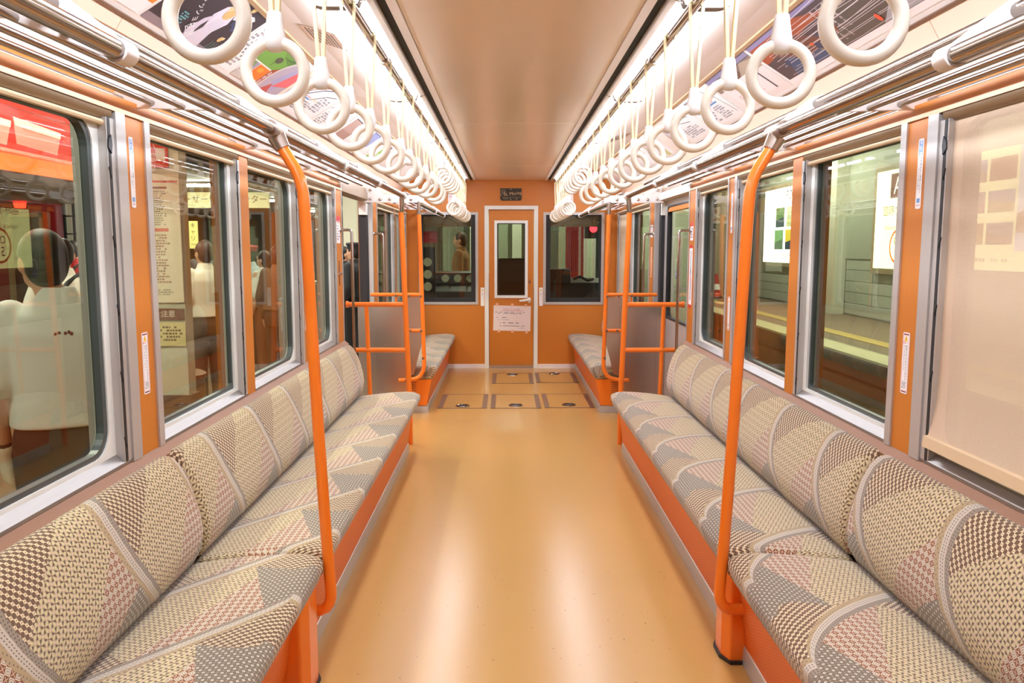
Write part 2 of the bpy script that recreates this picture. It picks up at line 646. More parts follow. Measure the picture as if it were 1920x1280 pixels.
fl = struct('floor', MB().box(-1.30, 1.30, YB, YE + 2.2, -0.06, 0.0), M_FLOOR)

gm = MB()
rg = random.Random(11)
for i in range(110):
    x, y = rg.uniform(-.55, .6), rg.choice([rg.uniform(1.9, 3.2), rg.uniform(1.9, 5.5)])
    a, L, q = rg.uniform(0, PI), rg.uniform(.002, .009), rg.uniform(.0008, .002)
    c_, s_ = math.cos(a), math.sin(a)
    gm.add([(x + c_ * L * u - s_ * q * v, y + s_ * L * u + c_ * q * v, .0004) for u, v in ((-1, -.4), (.2, -1), (1, .3), (-.3, 1))], [(0, 1, 2, 3)])
gm.build('floor_grit', mat('grit', '5a3c22', .8), fl, kind='stuff')

# ---- floor hatches: lid, metal rim, sunken ring
def hatch(x0, x1, y0, y1, yr, label):
    t = thing('floor_hatch', label, 'hatch', ((x0 + x1) / 2, (y0 + y1) / 2, 0), 'floor hatches by the end door')
    for a in ((x0, x0 + .042), (x1 - .042, x1)):
        MB().box(a[0], a[1], y0, y1, 0, .003).build('rim_plate', M_BROWN, t)
    for a in (y0, y1 - .012): MB().box(x0, x1, a, a + .012, 0, .0035).build('rim_strip', M_BROWN, t)
    MB().box(x0 + .042, x1 - .042, y0 + .012, y1 - .012, 0, .002).build('lid', M_FLOOR, t)
    c = ((x0 + x1) / 2, yr, .002)
    rp = MB().lathe([(.0, .0), (.062, .0), (.062, .001), (.0, .001)], c, 20).build('ring_pull_recess', M_DARK, t)
    MB().tube([(c[0] + .052 * math.cos(a * PI / 8), c[1] + .052 * math.sin(a * PI / 8), .005) for a in range(16)], .005, 6, closed=True).build('ring_pull', M_CHR, rp)
hatch(-.64, -.225, 6.58, 7.22, 6.68, 'orange floor hatch with brown side plates next to the platform-side short bench')
hatch(-.195, .235, 6.58, 7.22, 6.70, 'orange floor hatch with ring pull in the middle of the nearer row of three')
hatch(.265, .69, 6.60, 7.24, 6.72, 'orange floor hatch with brown side plates next to the track-side short bench')
hatch(-.205, .215, 7.82, 8.46, 8.38, 'orange floor hatch lying right before the end door')
hatch(.245, .665, 7.86, 8.50, 8.43, 'orange floor hatch beside the end door in front of the track-side end window')

# ---- ceiling
cei = struct('ceiling', MB().box(-1.0, 1.0, YB, YE, 2.24, 2.28), M_SIDEC)
MB().box(-.39, .39, YB, YE, ZC + .016, ZC + .03).build('ceiling_backing', M_DARK, cei)
seams = [YB, -0.10, 2.38, 4.86, 7.34, YE]
KX = {-1: 0.0, 1: -.033}            # the fixtures of the track side sit a little nearer the middle
for a, b in zip(seams, seams[1:]):
    MB().box(-.392, .392 + KX[1], a + .005, b - .005, ZC, ZC + .02).build('ceiling_panel', M_CEIL, cei, bevel=.003)
for s in (-1, 1):
    k = KX[s]
    MB(s).box(.394 + k, .424 + k, YB, YE, ZC - .004, ZC + .03).build('panel_edge', M_SIDEC, cei)
    MB(s).box(.424 + k, .456 + k, YB, YE, ZC + .006, ZC + .03).build('air_slot', M_DARK, cei)
    m = MB(s)
    m.prism([(.455 + k, 2.066), (.474 + k, 2.064), (.481 + k, 2.069), (.484 + k, ZC + .04), (.455 + k, ZC + .04)], YB, YE)
    m.build('slot_rail', mat('slot_rail', 'e9ded2', .35), cei)
    MB(s).box(.41 + k, .43 + k, YB, YE, ZC + .02, ZC + .16).build('slot_side', M_DARK, cei)
    # outer ceiling, from the lamps out to the advertising rail, in panels
    ss = [YB, 0.15, 2.3, 4.46, 6.62, YE]
    for a, b in zip(ss, ss[1:]):
        MB(s).prism([(.664 + k, 2.108), (.80, 2.148), (.915, 2.168), (.912, 2.18), (.795, 2.16), (.660 + k, 2.122)], a + .003, b - .003).build('side_panel', M_SIDEC, cei)
    MB(s).prism([(.905, 2.158), (.93, 2.161), (.945, 2.178), (.905, 2.184)], YB, YE).build('advertising_rail', M_BEIGE, cei)
    MB(s).box(.48 + k, .70, YB, YE, 2.13, 2.14).build('lamp_trough', M_WHITE, cei)

# ---- ceiling vent grilles
def vent(s, y0, x0, label):
    t = thing('ceiling_vent', label, 'vent', (s * (x0 + .07), y0 + .13, 2.14))
    def zz(x): return 2.108 + (x - .664) * .294 if x < .80 else 2.148 + (x - .80) * .174
    MB(s).prism([(x0, zz(x0) - .003), (.80, zz(.80) - .003), (x0 + .13, zz(x0 + .13) - .003), (x0 + .13, zz(x0 + .13)), (.80, zz(.80)), (x0, zz(x0))], y0, y0 + .24).build('plate', M_STEEL, t)
    m = MB(s)
    for i in range(8):
        for j in range(14):
            x = x0 + .018 + i * .0135
            y = y0 + .025 + j * .0145
            z = zz(x) - .0036
            m.add([(x - .0035, y - .0035, z), (x - .0035, y + .0035, z), (x + .0035, y + .0035, z), (x + .0035, y - .0035, z)], [(0, 1, 2, 3)])
    m.build('perforation', M_DARK, t, kind='stuff')
vent(-1, 3.02, .69, 'square perforated vent plate in the white ceiling above the strap rail with the green poster')
vent(1, 5.75, .69, 'square perforated vent plate in the white ceiling above the track-side doorway')

# ---- side walls
wins = {-1: [], 1: []}
WN = [0]
PILL = []      # (y0,y1) orange pillar faces
for s in (-1, 1):
    nm = sname(s)
    m = MB(s)
    for a, b in ((YB, DO0), (DO1, YE)):
        m.box(W + .01, 1.25, a, b, 0, .70)
        m.box(W + .01, 1.25, a, b, 1.722, 1.76)
    m.box(WU + .02, 1.26, YB, YE, 1.76, 2.30)
    m.box(WU + .02, 1.26, DO0, DO1, 1.80, 1.82)
    wall = struct('wall_' + nm, m, M_OR)
    # upper wall panels above the rack
    js = [YB, .1, 2.42, 4.74, 7.06, YE]
    for a, b in zip(js, js[1:]):
        MB(s).prism([(WU, 1.80), (WU, 1.94), (1.178, 2.012), (1.19, 2.02), (WU + .02, 1.95), (WU + .02, 1.80)], a + .002, b - .002).build('upper_panel', M_UPW, wall)
        m = MB(s)
        for yy in (a + .05, b - .05):
            for zz in (1.86, 1.93):
                m.lathe([(.0, 0), (.006, 0), (.004, -.004), (0, -.004)], (WU, yy, zz), 8, 'x')
        m.build('screw', M_ALUL, wall, kind='stuff')
    # sloping advertising panel
    MB(s).prism([(.93, 2.172), (1.178, 2.016), (1.186, 2.026), (.938, 2.182)], YB, YE).build('advertising_panel', M_PLST, wall)
    MB(s).prism([(1.170, 2.012), (1.178, 2.005), (1.19, 2.015), (1.176, 2.022)], YB, YE).build('advertising_lip', M_BROWN, wall)
    # cove above the windows, light line below it
    for a, b in ((YB, DO0), (DO1, YE)):
        MB(s).prism([(W + .002, 1.724), (1.165, 1.735), (1.19, 1.757), (1.208, 1.785), (WU + .004, 1.815), (WU + .04, 1.815), (WU + .04, 1.724)], a, b).build('cove', M_OR, wall, smooth=True)
        MB(s).box(W - .006, W + .03, a, b, 1.712, 1.724).build('cove_bead', M_BEIGE, wall)
        MB(s).prism([(W - .03, .698), (W + .03, .704), (W + .03, .728), (W - .002, .728), (W - .03, .706)], a, b).build('window_ledge', M_BRONZE, wall)
    # pillars: orange face with metal strips
    def pillar(y0, y1, sa=0, sb=0):
        MB(s).box(W, W + .12, y0, y1, .728, 1.712).build('pillar_panel', M_OR, wall)
        if sa: MB(s).box(W - .006, W + .12, y0 - sa, y0, .728, 1.712).build('pillar_strip', M_ALU, wall)
        if sb: MB(s).box(W - .006, W + .12, y1, y1 + sb, .728, 1.712).build('pillar_strip', M_ALU, wall)
    pillar(-.66, -.54, .05, .035)
    pillar(.31, .42, 0, 0)
    pillar(1.30, 1.40, 0, .0)
    pillar(2.30, 2.42, .055, .035)
    pillar(3.275, 3.38)
    pillar(4.215, 4.325, .04, .022)
    pillar(5.075, 5.25, .03, 0)
    pillar(6.50, 6.68, 0, .02)
    pillar(7.76, 7.80)
    pillar(8.62, YE - .005, .03, 0)
    # ---- windows
    def window(y0, y1, rads, blind=0.0, hooks=True, curtain=False):
        WN[0] += 1
        z0, z1 = .728, 1.712
        hy0, hy1, hz0, hz1 = y0 + .012, y1 - .078, .772, 1.684
        m = MB(s).frame((y0, y1 - .03, z0, z1), (hy0, hy1, hz0, hz1), rads, W + .022, W + .06)
        o = struct('window_%d' % WN[0], m, M_ALUL)
        m = MB(s).frame((hy0 - .002, hy1 + .002, hz0 - .002, hz1 + .002), (hy0 + .012, hy1 - (.020 if rads[1] > .05 else .012), hz0 + .014, hz1 - .014), [max(r - .01, .012) for r in rads], W + (.026 if rads[1] > .05 else .032), W + .048)
        m.build('gasket', M_GASK, o)
        MB(s).box(W + .043, W + .047, hy0 + .004, hy1 - .004, hz0 + .004, hz1 - .004).build('pane', M_GLASS, o)
        MB(s).prism([(W - .002, .729), (W + .03, .733), (W + .03, .752), (W + .024, .762), (W - .002, .738)], y0, y1).build('sill', M_SILL, o)
        MB(s).prism([(W - .002, 1.712), (W - .002, 1.70), (W + .008, 1.688), (W + .018, 1.684), (W + .06, 1.684), (W + .06, 1.712)], y0, y1 - .012).build('blind_box', M_PELM, o, smooth=True)
        if not blind:
            MB(s).tube([(W + .012, y0 + .01, 1.676), (W + .012, y1 - .02, 1.676)], .0085, 8).build('blind_bar', M_BEIGE, o, smooth=True)
        # guide channel with its dark slot and notches
        gd = MB(s).box(W - .001, W + .05, y1 - .046, y1 - .001, .738, 1.69).build('blind_guide', M_ALU, o)
        MB(s).box(W - .002, W + .004, y1 - .040, y1 - .026, .738, 1.69).build('guide_slot', M_BLK, gd)
        for k in range(5):
            z = .775 + .187 * k
            mm = MB(s)
            mm.prism([(y1 - .034, z + .004), (y1 - .044, z + .034), (y1 - .039, z + .037), (y1 - .029, z + .012)], W - .004, W + .004, 'x')
            mm.build('guide_notch', M_BLK, gd)
        MB(s).prism([(y1 - .045, 1.61), (y1 - .027, 1.595), (y1 - .022, 1.62), (y1 - .027, 1.645), (y1 - .042, 1.632)], W - .005, W + .004, 'x').build('guide_stop', M_BLK, gd)
        if blind:
            # roller blind drawn down: cloth hangs from the box and curls out at the foot
            prof = [(W + .016, 1.69), (W + .016, 1.3), (W + .016, 1.0), (W + .013, blind + .12), (W + .004, blind + .05), (W - .006, blind + .012)]
            m = MB(s)
            ya, yb = y0 + .006, y1 - .045
            nn = 10
            vs, fs = [], []
            for k in range(nn + 1):
                y = ya + (yb - ya) * k / nn
                for x, z in prof:
                    vs.append((x, y, z))
            L = len(prof)
            for k in range(nn):
                for j in range(L - 1):
                    fs.append((k * L + j, k * L + j + 1, (k + 1) * L + j + 1, (k + 1) * L + j))
            m.add(vs, fs)
            bl = m.build('blind', M_BLIND, o, smooth=True)
            MB(s).prism([(W - .020, blind - .018), (W + .002, blind - .022), (W + .004, blind), (W - .002, blind + .014), (W - .016, blind + .012)], ya - .004, yb + .004).build('hem_bar', M_BEIGE, bl, smooth=True, angle=60)
        return o
    r = .075
    window(-1.55, -.72, [.001, r, .001, .001])
    window(-.50, .31, [r, .001, .001, r])
    window(.42, 1.30, [.001, r, r, .001])
    if s < 0:
        window(1.40, 2.245, [.001, r, r, .001])
    else:
        window(1.40, 2.245, [.001, r, r, .001], blind=.80)
    window(2.455, 3.275, [r, .003, .003, r])
    window(3.38, 4.175, [.003, r, r, .003])
    window(4.348, 5.045, [r, r, r, r])
    window(6.70, 7.76, [r, r, .003, .003])
    window(7.80, 8.59, [.003, r, r, .003], blind=.80 if s > 0 else 0.0)

    # ---- doorway: jambs, header, step
    m = MB(s)
    m.box(W - .004, 1.25, DO0 - .02, DO0, 0, 1.76)
    m.box(W - .004, W + .03, DO1 - .02, DO1 + .03, 0, 1.80)
    m.box(W - .004, 1.25, DO1 + .02, DO1 + .03, 0, 1.80)
    jamb = m.build('door_jamb', M_ALU, wall)
    MB(s).box(W + .01, 1.33, DO0, DO1, 1.765, 1.80).build('door_header', M_PELM, wall)
    MB(s).box(W, 1.36, DO0, DO1, -.05, .006).build('door_sill_plate', M_STEEL, wall)
    MB(s).box(W + .03, W + .09, DO1 - .10, DO1 - .02, 1.60, 1.74).build('door_latch_box', M_ALUL, wall, bevel=.004)
    MB(s).box(W - .002, W + .1, 5.252, 6.50, 1.712, 1.765).build('header_panel', M_ALUL if s > 0 else M_PELM, wall)
    # the leaf: shut on the track side, run back into its pocket on the platform side
    WD = 2 if s < 0 else 3
    y0, y1 = (DO0 + .0, DO1 - .02) if s > 0 else (DO1 - .045, DO1 + 1.05)
    x0 = 1.205
    dm = MB(s).frame((y0, y1 - .05, .01, 1.765), (y0 + .13, y1 - .17, .80, 1.66), .07, x0, x0 + .03)
    if s < 0:
        dm = MB(s).frame((y0 + .05, y1, .01, 1.765), (y0 + .17, y1 - .13, .80, 1.66), .07, x0, x0 + .03)
    door = struct('door_%d' % WD, dm, M_ALU)
    if s > 0:
        MB(s).box(x0 - .035, x0 + .036, y1 - .055, y1 - .002, .01, 1.765).build('edge_rubber', M_BLK, door, bevel=.008)
        MB(s).box(x0 - .004, x0 + .03, y0 + .14, y1 - .18, 1.62, 1.655).build('pane_head', M_OR, door)
        MB(s).box(x0 + .012, x0 + .018, y0 + .12, y1 - .16, .79, 1.67).build('pane', M_GLASS, door)
        S = Sheet((s * (x0 + .011), y1 - .42, 1.10), (0, -1, 0), (0, 0, 1))
        S.ring(.05, .10, .038, .005, 'd9d4ea', ry=.06); S.line([(.02, .075), (.03, .03), (.05, .015), (.07, .03), (.08, .075)], .012, '3a4a8c'); S.line([(.05, .09), (.05, .03)], .012, '3a4a8c'); S.build(door, 'pane_mark')
        MB(s).frame((y0 + .122, y1 - .162, .792, 1.668), (y0 + .138, y1 - .178, .808, 1.652), .06, x0 - .004, x0 + .034).build('gasket', M_BLK, door)
    else:
        MB(s).box(x0 - .033, x0 + .04, y0 - .0, y0 + .06, .01, 1.765).build('edge_rubber', M_BLK, door, bevel=.012)
        MB(s).box(x0 + .012, x0 + .018, y0 + .16, y1 - .12, .79, 1.67).build('pane', M_GLASS, door)
    if s < 0:
        MB(s).box(W - .003, W, 5.10, 5.20, 1.06, 1.30).build('switch_panel', M_OR, wall)
        MB(s).box(W - .006, W, 5.135, 5.155, 1.10, 1.26).build('switch_slot', M_BROWN, wall)
        for z in (1.17, 1.175):
            MB(s).lathe([(0, 0), (.008, 0), (.008, -.012), (0, -.012)], (W - .003, 5.115 + (z - 1.17) * 12, z), 8, 'x').build('switch_knob', M_STEEL, wall)

# ---- end wall with the cab door and two windows
def end_wall(name, Y, door):
    m = MB()
    t = .04
    if door:
        xs = [(-1.30, -1.03), (-.371, -.272), (.262, .348), (1.02, 1.30)]
        for a, b in xs: m.box(a, b, Y, Y + t, 0, 2.24)
        for a, b in ((-1.03, -.371), (.348, 1.02)):
            m.box(a, b, Y, Y + t, 0, .716); m.box(a, b, Y, Y + t, 1.732, 2.24)
        m.box(-.272, .262, Y, Y + t, 1.777, 2.24)
    else:
        m.box(-1.3, 1.3, Y - t, Y, 0, 2.24)
    return struct(name, m, M_OR)
wend = end_wall('wall_front', YE, True)
end_wall('wall_back', YB, False)
for x0, x1, nm in ((-1.03, -.371, 'window_31'), (.348, 1.02, 'window_32')):
    def fr(mb, o, i, rad, ya, yb):
        tmp = MB().frame(o, i, rad, ya, yb)
        mb.add([(p[1], p[0], p[2]) for p in tmp.v], [f[::-1] for f in tmp.f])
        return mb
    o = struct(nm, fr(MB(), (x0, x1, .716, 1.732), (x0 + .03, x1 - .03, .744, 1.704), .004, YE - .008, YE + .03), M_ALU)
    inn = x1 - .03 if x0 < 0 else x0 + .03
    fr(MB(), (x0 + .03, x1 - .03, .744, 1.704), (x0 + .05 + (.0 if x0 < 0 else .03), x1 - .05 - (.03 if x0 < 0 else 0), .79, 1.69), .004, YE + .010, YE + .034).build('black_border', M_BLK, o)
    MB().box(x0 + .03, x1 - .03, YE + .018, YE + .022, .76, 1.70).build('pane', M_GLASSD, o)
    MB().box(x0 + .045, x1 - .06, YE + .045, YE + .05, 1.575, 1.70).build('blind_roll', M_PELM, o)
# the cab door
def frx(mb, o, i, rad, ya, yb):
    tmp = MB().frame(o, i, rad, ya, yb)
    return mb.add([(p[1], p[0], p[2]) for p in tmp.v], [f[::-1] for f in tmp.f])
MB().box(-.30, -.255, YE - .012, YE + .03, 0, 1.762).build('door_frame', M_ALUL, wend)
MB().box(.245, .29, YE - .012, YE + .03, 0, 1.762).build('door_frame', M_ALUL, wend)
MB().box(-.30, .29, YE - .012, YE + .03, 1.762, 1.802).build('door_frame', M_ALUL, wend)
dr = struct('door_1', frx(MB(), (-.250, .240, .035, 1.757), (-.165, .150, .815, 1.615), .004, YE + .008, YE + .036), M_OR)
frx(MB(), (-.192, .178, .788, 1.642), (-.162, .147, .818, 1.612), .006, YE - .003, YE + .012).build('pane_frame', M_ALUL, dr)
frx(MB(), (-.162, .147, .818, 1.612), (-.152, .137, .828, 1.602), .006, YE + .008, YE + .012).build('pane_seal', M_BLK, dr)
MB().box(-.165, .15, YE + .016, YE + .020, .815, 1.615).build('pane', M_GLASSD, dr)
MB().box(-.25, .24, YE - .004, YE + .03, .0, .035).build('threshold', M_STEEL, wend)
h = MB().lathe([(0, 0), (.020, 0), (.020, -.008), (0, -.008)], (.195, YE + .008, .765), 14, 'y', 1.6).build('handle_plate', M_ALUL, dr, smooth=True)
MB().tube([(.195, YE + .004, .775), (.195, YE - .04, .775), (.18, YE - .046, .772), (.13, YE - .046, .762), (.085, YE - .044, .760)], [.011, .011, .013, .014, .010], 10).build('handle', M_ALUL, h, smooth=True)
MB().lathe([(0, 0), (.012, 0), (.012, -.006), (0, -.006)], (.20, YE + .008, .965), 14, 'y', 1.7).build('keyhole_plate', M_BROWN, dr, smooth=True)
for a, b in ((-.715, -.302), (.292, .735)):
    MB().box(a, b, YE - .012, YE, 0, .048).build('baseboard', M_WHITE, wend)
MB().box(-1.14, 1.14, YE - .003, YE, 0, .012).build('baseboard', M_STEEL, wend)
# ================================================================== FIXTURES OF THE CAR
def copy_tree(o, loc):
    """a copy of a thing with copies of its parts (mesh data shared)"""
    c = o.copy(); COL.objects.link(c)
    c.location = loc
    def down(a, b):
        for ch in a.children:
            k = ch.copy(); COL.objects.link(k)
            k.parent = b
            k.matrix_parent_inverse = ch.matrix_parent_inverse
            down(ch, k)
    down(o, c)
    return c
ORD = ['first', 'second', 'third', 'fourth', 'fifth', 'sixth', 'seventh', 'eighth', 'ninth', 'tenth', 'eleventh', 'twelfth', 'thirteenth',
       'fourteenth', 'fifteenth', 'sixteenth', 'seventeenth', 'eighteenth', 'nineteenth', 'twentieth', 'twenty-first', 'twenty-second', 'twenty-third', 'twenty-fourth', 'twenty-fifth']

M_CAP = mat('lamp_end_cap', '8f8276', .5)
# ---- ceiling lights: a row of diffusers on each side
ljs = [-.56, .94, 2.44, 3.94, 5.45, 6.95, 8.52]
for s in (-1, 1):
    for i, (a, b) in enumerate(zip(ljs, ljs[1:])):
        far = len(ljs) - 2 - i
        lab = 'white lamp diffuser in the %s ceiling row, %s counted from the end wall' % (side_word(s), ORD[far])
        t = thing('ceiling_light', lab, 'light', (s * .57, (a + b) / 2, 2.09), 'ceiling lights of the %s row' % side_word(s))
        k = KX[s]
        pr = [(x + k, z) for x, z in [(.487, 2.115), (.489, 2.072), (.497, 2.051), (.515, 2.042), (.60, 2.042), (.625, 2.048), (.640, 2.063), (.645, 2.09), (.650, 2.125), (.487, 2.125)]]
        MB(s).prism(pr, a + .022, b - .022).build('diffuser', M_LAMP, t, smooth=True)
        pe = [(x + k, z) for x, z in [(.485, 2.115), (.486, 2.070), (.495, 2.048), (.514, 2.039), (.601, 2.039), (.628, 2.045), (.643, 2.061), (.648, 2.09), (.653, 2.125), (.485, 2.125)]]
        m = MB(s).prism(pe, a + .002, a + .022)
        m.build('end_cap', M_CAP, t, smooth=True)
        MB(s).prism(pe, b - .022, b - .002).build('end_cap', M_CAP, t, smooth=True)
        MB(s).tube([(.493 + k, b - .01, 2.055), (.478 + k, b - .015, 2.058), (.452 + k, b - .02, 2.07)], .0025, 6).build('clip_wire', M_CHR, t)

# ---- strap rails
RXS, RZ = {-1: .503, 1: .470}, 2.02
for s in (-1, 1):
    RX = RXS[s]
    t = thing('strap_rail', 'polished steel rail carrying the hanging straps under the %s lamps' % side_word(s), 'rail', (s * RX, 4.0, RZ), 'strap rails')
    MB(s).tube([(RX, YB, RZ), (RX, 8.55, RZ), (RX, 8.60, RZ + .004), (RX, 8.62, RZ + .03), (RX, 8.62, 2.10)], .0155, 12).build('pipe', M_CHR, t, smooth=True)
    for y in (-.3, 1.35, 2.98, 4.62, 6.25, 7.9):
        m = MB(s).tube([(RX, y - .022, RZ), (RX, y + .022, RZ)], .021, 12)
        c = m.build('collar', M_STEEL, t, smooth=True)
        MB(s).box(RX - .008, RX + .008, y - .012, y + .012, RZ + .012, 2.10).build('hanger', M_STEEL, c)

# ---- hanging straps
def strap_proto(drop):
    """drop: from the rail's axis down to the ring's centre"""
    t = thing('hanging_strap', 'x', 'strap', (0, 0, 0))
    zt = -drop + .112
    for k in (-1, 1):
        m = MB()
        ws, dep = .0055, .0016
        pts = [(k * .0165, .004), (k * .0178, -.012), (k * .0052, zt - .01)]
        vs, fs = [], []
        for (x, z) in pts:
            vs += [(x - .0042, -.006, z), (x + .0042, -.006, z), (x + .0042, .006, z), (x - .0042, .006, z)]
        for i in range(2):
            for j in range(4):
                fs.append((i * 4 + j, i * 4 + (j + 1) % 4, i * 4 + 4 + (j + 1) % 4, i * 4 + 4 + j))
        m.add(vs, [f[::-1] for f in fs] + [(0, 1, 2, 3)[::-1], (8, 9, 10, 11)])
        m.build('strap_band', M_STRAP, t)
    # loop over the rail
    m = MB()
    n = 8
    vs, fs = [], []
    for i in range(n + 1):
        q = PI * i / n
        for r_ in (.0158, .0188):
            for y in (-.009, .009):
                vs.append((r_ * math.cos(q), y, r_ * math.sin(q)))
    for i in range(n):
        b = i * 4
        fs += [(b, b + 4, b + 5, b + 1), (b + 2, b + 3, b + 7, b + 6), (b, b + 2, b + 6, b + 4), (b + 1, b + 5, b + 7, b + 3)]
    m.add(vs, fs)
    m.build('strap_loop', M_STRAP, t)
    zc = -drop
    # holder: a tapered block, flat top, rounded foot wrapped over the ring
    m = MB()
    rings = [(.0, zt), (.0125, zt), (.0145, zt - .004), (.0165, zt - .02), (.0205, zt - .045), (.0215, zt - .056), (.019, zt - .066), (.012, zt - .074), (.0, zt - .076)]
    m.lathe(rings[1:-1], (0, 0, 0), 16, 'z', .8)
    m.build('holder', M_HOLD, t, smooth=True, angle=60)
    m = MB().tube([(.0555 * math.cos(2 * PI * i / 40), 0, zc + .0555 * math.sin(2 * PI * i / 40)) for i in range(40)], .0118, 12, closed=True)
    m.build('ring', M_CREAM, t, smooth=True)
    return t
long_p = strap_proto(RZ - 1.6785)
short_p = strap_proto(RZ - 1.84)
used = {id(long_p): False, id(short_p): False}
rows = []
ys = [.17, .53] + [.89 + .355 * k for k in range(13)]            # saloon
for y in ys: rows.append((y, long_p))
for k in range(5): rows.append((5.58 + .24 * k, short_p))         # doorway, short ones
for k in range(8): rows.append((6.90 + .235 * k, long_p))         # beside the short benches
rnd = random.Random(3)
vis = [r_ for r_ in rows if r_[0] > .8]
for s in (-1, 1):
    n_l = n_s = n_e = 0
    for y, p in rows:
        if y < .8:
            lab = 'cream ring strap on the %s rail, above the viewer out of the frame%s' % (side_word(s), ' furthest back' if y < .3 else '')
        elif y < 5.5:
            lab = 'cream ring on long straps over the %s bench, %s from the viewer' % (side_word(s), ORD[n_l]); n_l += 1
        elif p is short_p:
            lab = 'cream ring on short straps above the %s doorway, %s from the viewer' % (side_word(s), ORD[n_s]); n_s += 1
        else:
            lab = 'cream ring strap over the %s short bench, %s counted away from the doorway' % (side_word(s), ORD[n_e]); n_e += 1
        if y < .4:
            continue
        loc = (s * RXS[s], y, RZ)
        if used[id(p)]:
            o = copy_tree(p, loc)
        else:
            o = p; o.location = loc; used[id(p)] = True
        o['label'] = lab
        o['group'] = 'ring straps along the %s rail' % side_word(s)
        o.rotation_euler = (rnd.uniform(-.03, .03), rnd.uniform(-.02, .02), rnd.uniform(-.12, .12) - s * .05)

# ---- luggage racks
def rack(s, y0, y1, brackets, fx, lab):
    t = thing('luggage_rack', lab, 'rack', (s * 1.0, (y0 + y1) / 2, 1.75), 'luggage racks')
    MB(s).tube([(fx, y0, 1.685), (fx, y1, 1.685)], .0175, 14).build('front_pipe', M_CHR, t, smooth=True)
    MB(s).tube([(fx + .115, y0, 1.766), (fx + .115, y1, 1.766)], .0145, 12).build('guard_pipe', M_CHR, t, smooth=True)
    for i in range(5):
        x = fx + .09 + (1.195 - fx - .09) * i / 4
        MB(s).tube([(x, y0, 1.718 + .045 * i / 4 + (0.012 if i else 0)), (x, y1, 1.718 + .045 * i / 4 + (0.012 if i else 0))], .0085, 10).build('shelf_rod', M_CHR, t, smooth=True)
    for y in brackets:
        pl = [(fx - .012, 1.672), (fx + .006, 1.664), (fx + .03, 1.676), (fx + .10, 1.705), (fx + .20, 1.742), (WU + .015, 1.752), (WU + .015, 1.80),
              (fx + .30, 1.785), (fx + .20, 1.785), (fx + .135, 1.793), (fx + .10, 1.784), (fx + .005, 1.712), (fx - .014, 1.695)]
        b = MB(s).prism(pl, y - .006, y + .006).build('bracket', M_WHITE, t, bevel=.002)
        MB(s).tube([(fx, y - .022, 1.685), (fx, y + .022, 1.685)], .0225, 14).build('bracket_sleeve', M_WHITE, b, smooth=True)
    return t
rack(-1, YB, 5.34, (-.5, .5, 1.465, 2.42, 3.40, 4.30), .745, 'long steel rod luggage rack above the windows where people stand outside')
rack(1, YB, 5.34, (-.5, .5, 1.49, 2.42, 3.40, 4.30), .745, 'long steel rod luggage rack above the windows of the drawn blind')
rack(-1, 6.28, 8.80, (7.60, 8.62), .735, 'short steel rod luggage rack over the platform-side short bench')
rack(1, 6.28, 8.80, (7.60, 8.62), .735, 'short steel rod luggage rack over the track-side short bench')
for s in (-1, 1):
    t = thing('rack_beam', 'white bolted metal beam carrying the rack end over the %s partition' % side_word(s), 'beam', (s * .95, 6.28, 1.72), 'rack beams')
    MB(s).prism([(.70, 1.69), (.70, 1.745), (1.0, 1.752), (1.05, 1.765), (1.12, 1.80), (1.17, 1.84), (1.17, 1.69)], 6.268, 6.276).build('plate', M_WHITE, t, bevel=.003)
    for x, z in ((.80, 1.716), (.88, 1.716), (.965, 1.716), (1.04, 1.716), (1.115, 1.72), (1.115, 1.79)):
        MB(s).lathe([(0, 0), (.013, 0), (.011, -.008), (0, -.010)], (x, 6.268, z), 10, 'y').build('bolt', M_STEEL, t, smooth=True)

# ---- benches
def sweep_cushion(prof, y0, y1, s, off, rnd_end=.03, wrap=0):
    """closed (x,z) profile swept along y with rounded ends; v = 0 at prof[0], the last `wrap` points count backwards from it"""
    n = len(prof)
    cx = sum(p[0] for p in prof) / n; cz = sum(p[1] for p in prof) / n
    arc = [0.0]
    for a, b in zip(prof, prof[1:] + prof[:1]):
        arc.append(arc[-1] + math.hypot(b[0] - a[0], b[1] - a[1]))
    tot = arc[-1]
    arc = [a - tot if wrap and i >= n - wrap and i < n else a for i, a in enumerate(arc)]
    arc[n] = 0.0 if wrap else tot
    K = 5
    ins = []
    for k in range(K + 1):
        q = PI / 2 * k / K                     # 0 at the very end, 90 deg where full section begins
        ins.append((rnd_end * (1 - math.sin(q)), rnd_end * (1 - math.cos(q))))
    stations = [(y0 + b, a) for a, b in ins]
    m_ = max(2, int((y1 - y0) / .12))
    for k in range(1, m_):
        stations.append((y0 + rnd_end + (y1 - y0 - 2 * rnd_end) * k / m_, 0))
    stations += [(y1 - b, a) for a, b in reversed(ins)]
    mb = MB(s)
    vs, uvv = [], []
    for y, e in stations:
        for i, (x, z) in enumerate(prof):
            dx, dz = x - cx, z - cz
            L = math.hypot(dx, dz)
            f = max(0.0, 1 - e / L)
            vs.append((cx + dx * f, y, cz + dz * f))
            uvv.append(((y - off) * (1 if s > 0 else -1), arc[i]))
    fs, uvs = [], []
    for a in range(len(stations) - 1):
        for i in range(n):
            j = (i + 1) % n
            q = (a * n + i, a * n + j, (a + 1) * n + j, (a + 1) * n + i)
            fs.append(q)
            uu = [list(uvv[k]) for k in q]
            if j == 0:
                uu[1] = [uu[1][0], arc[n]]; uu[2] = [uu[2][0], arc[n]]
            uvs.append(uu)
    last = (len(stations) - 1) * n
    fs.append(tuple(range(n - 1, -1, -1))); uvs.append([uvv[k] for k in range(n - 1, -1, -1)])
    fs.append(tuple(range(last, last + n))); uvs.append([uvv[k] for k in range(last, last + n)])
    mb.add(vs, fs, uvs)
    return mb
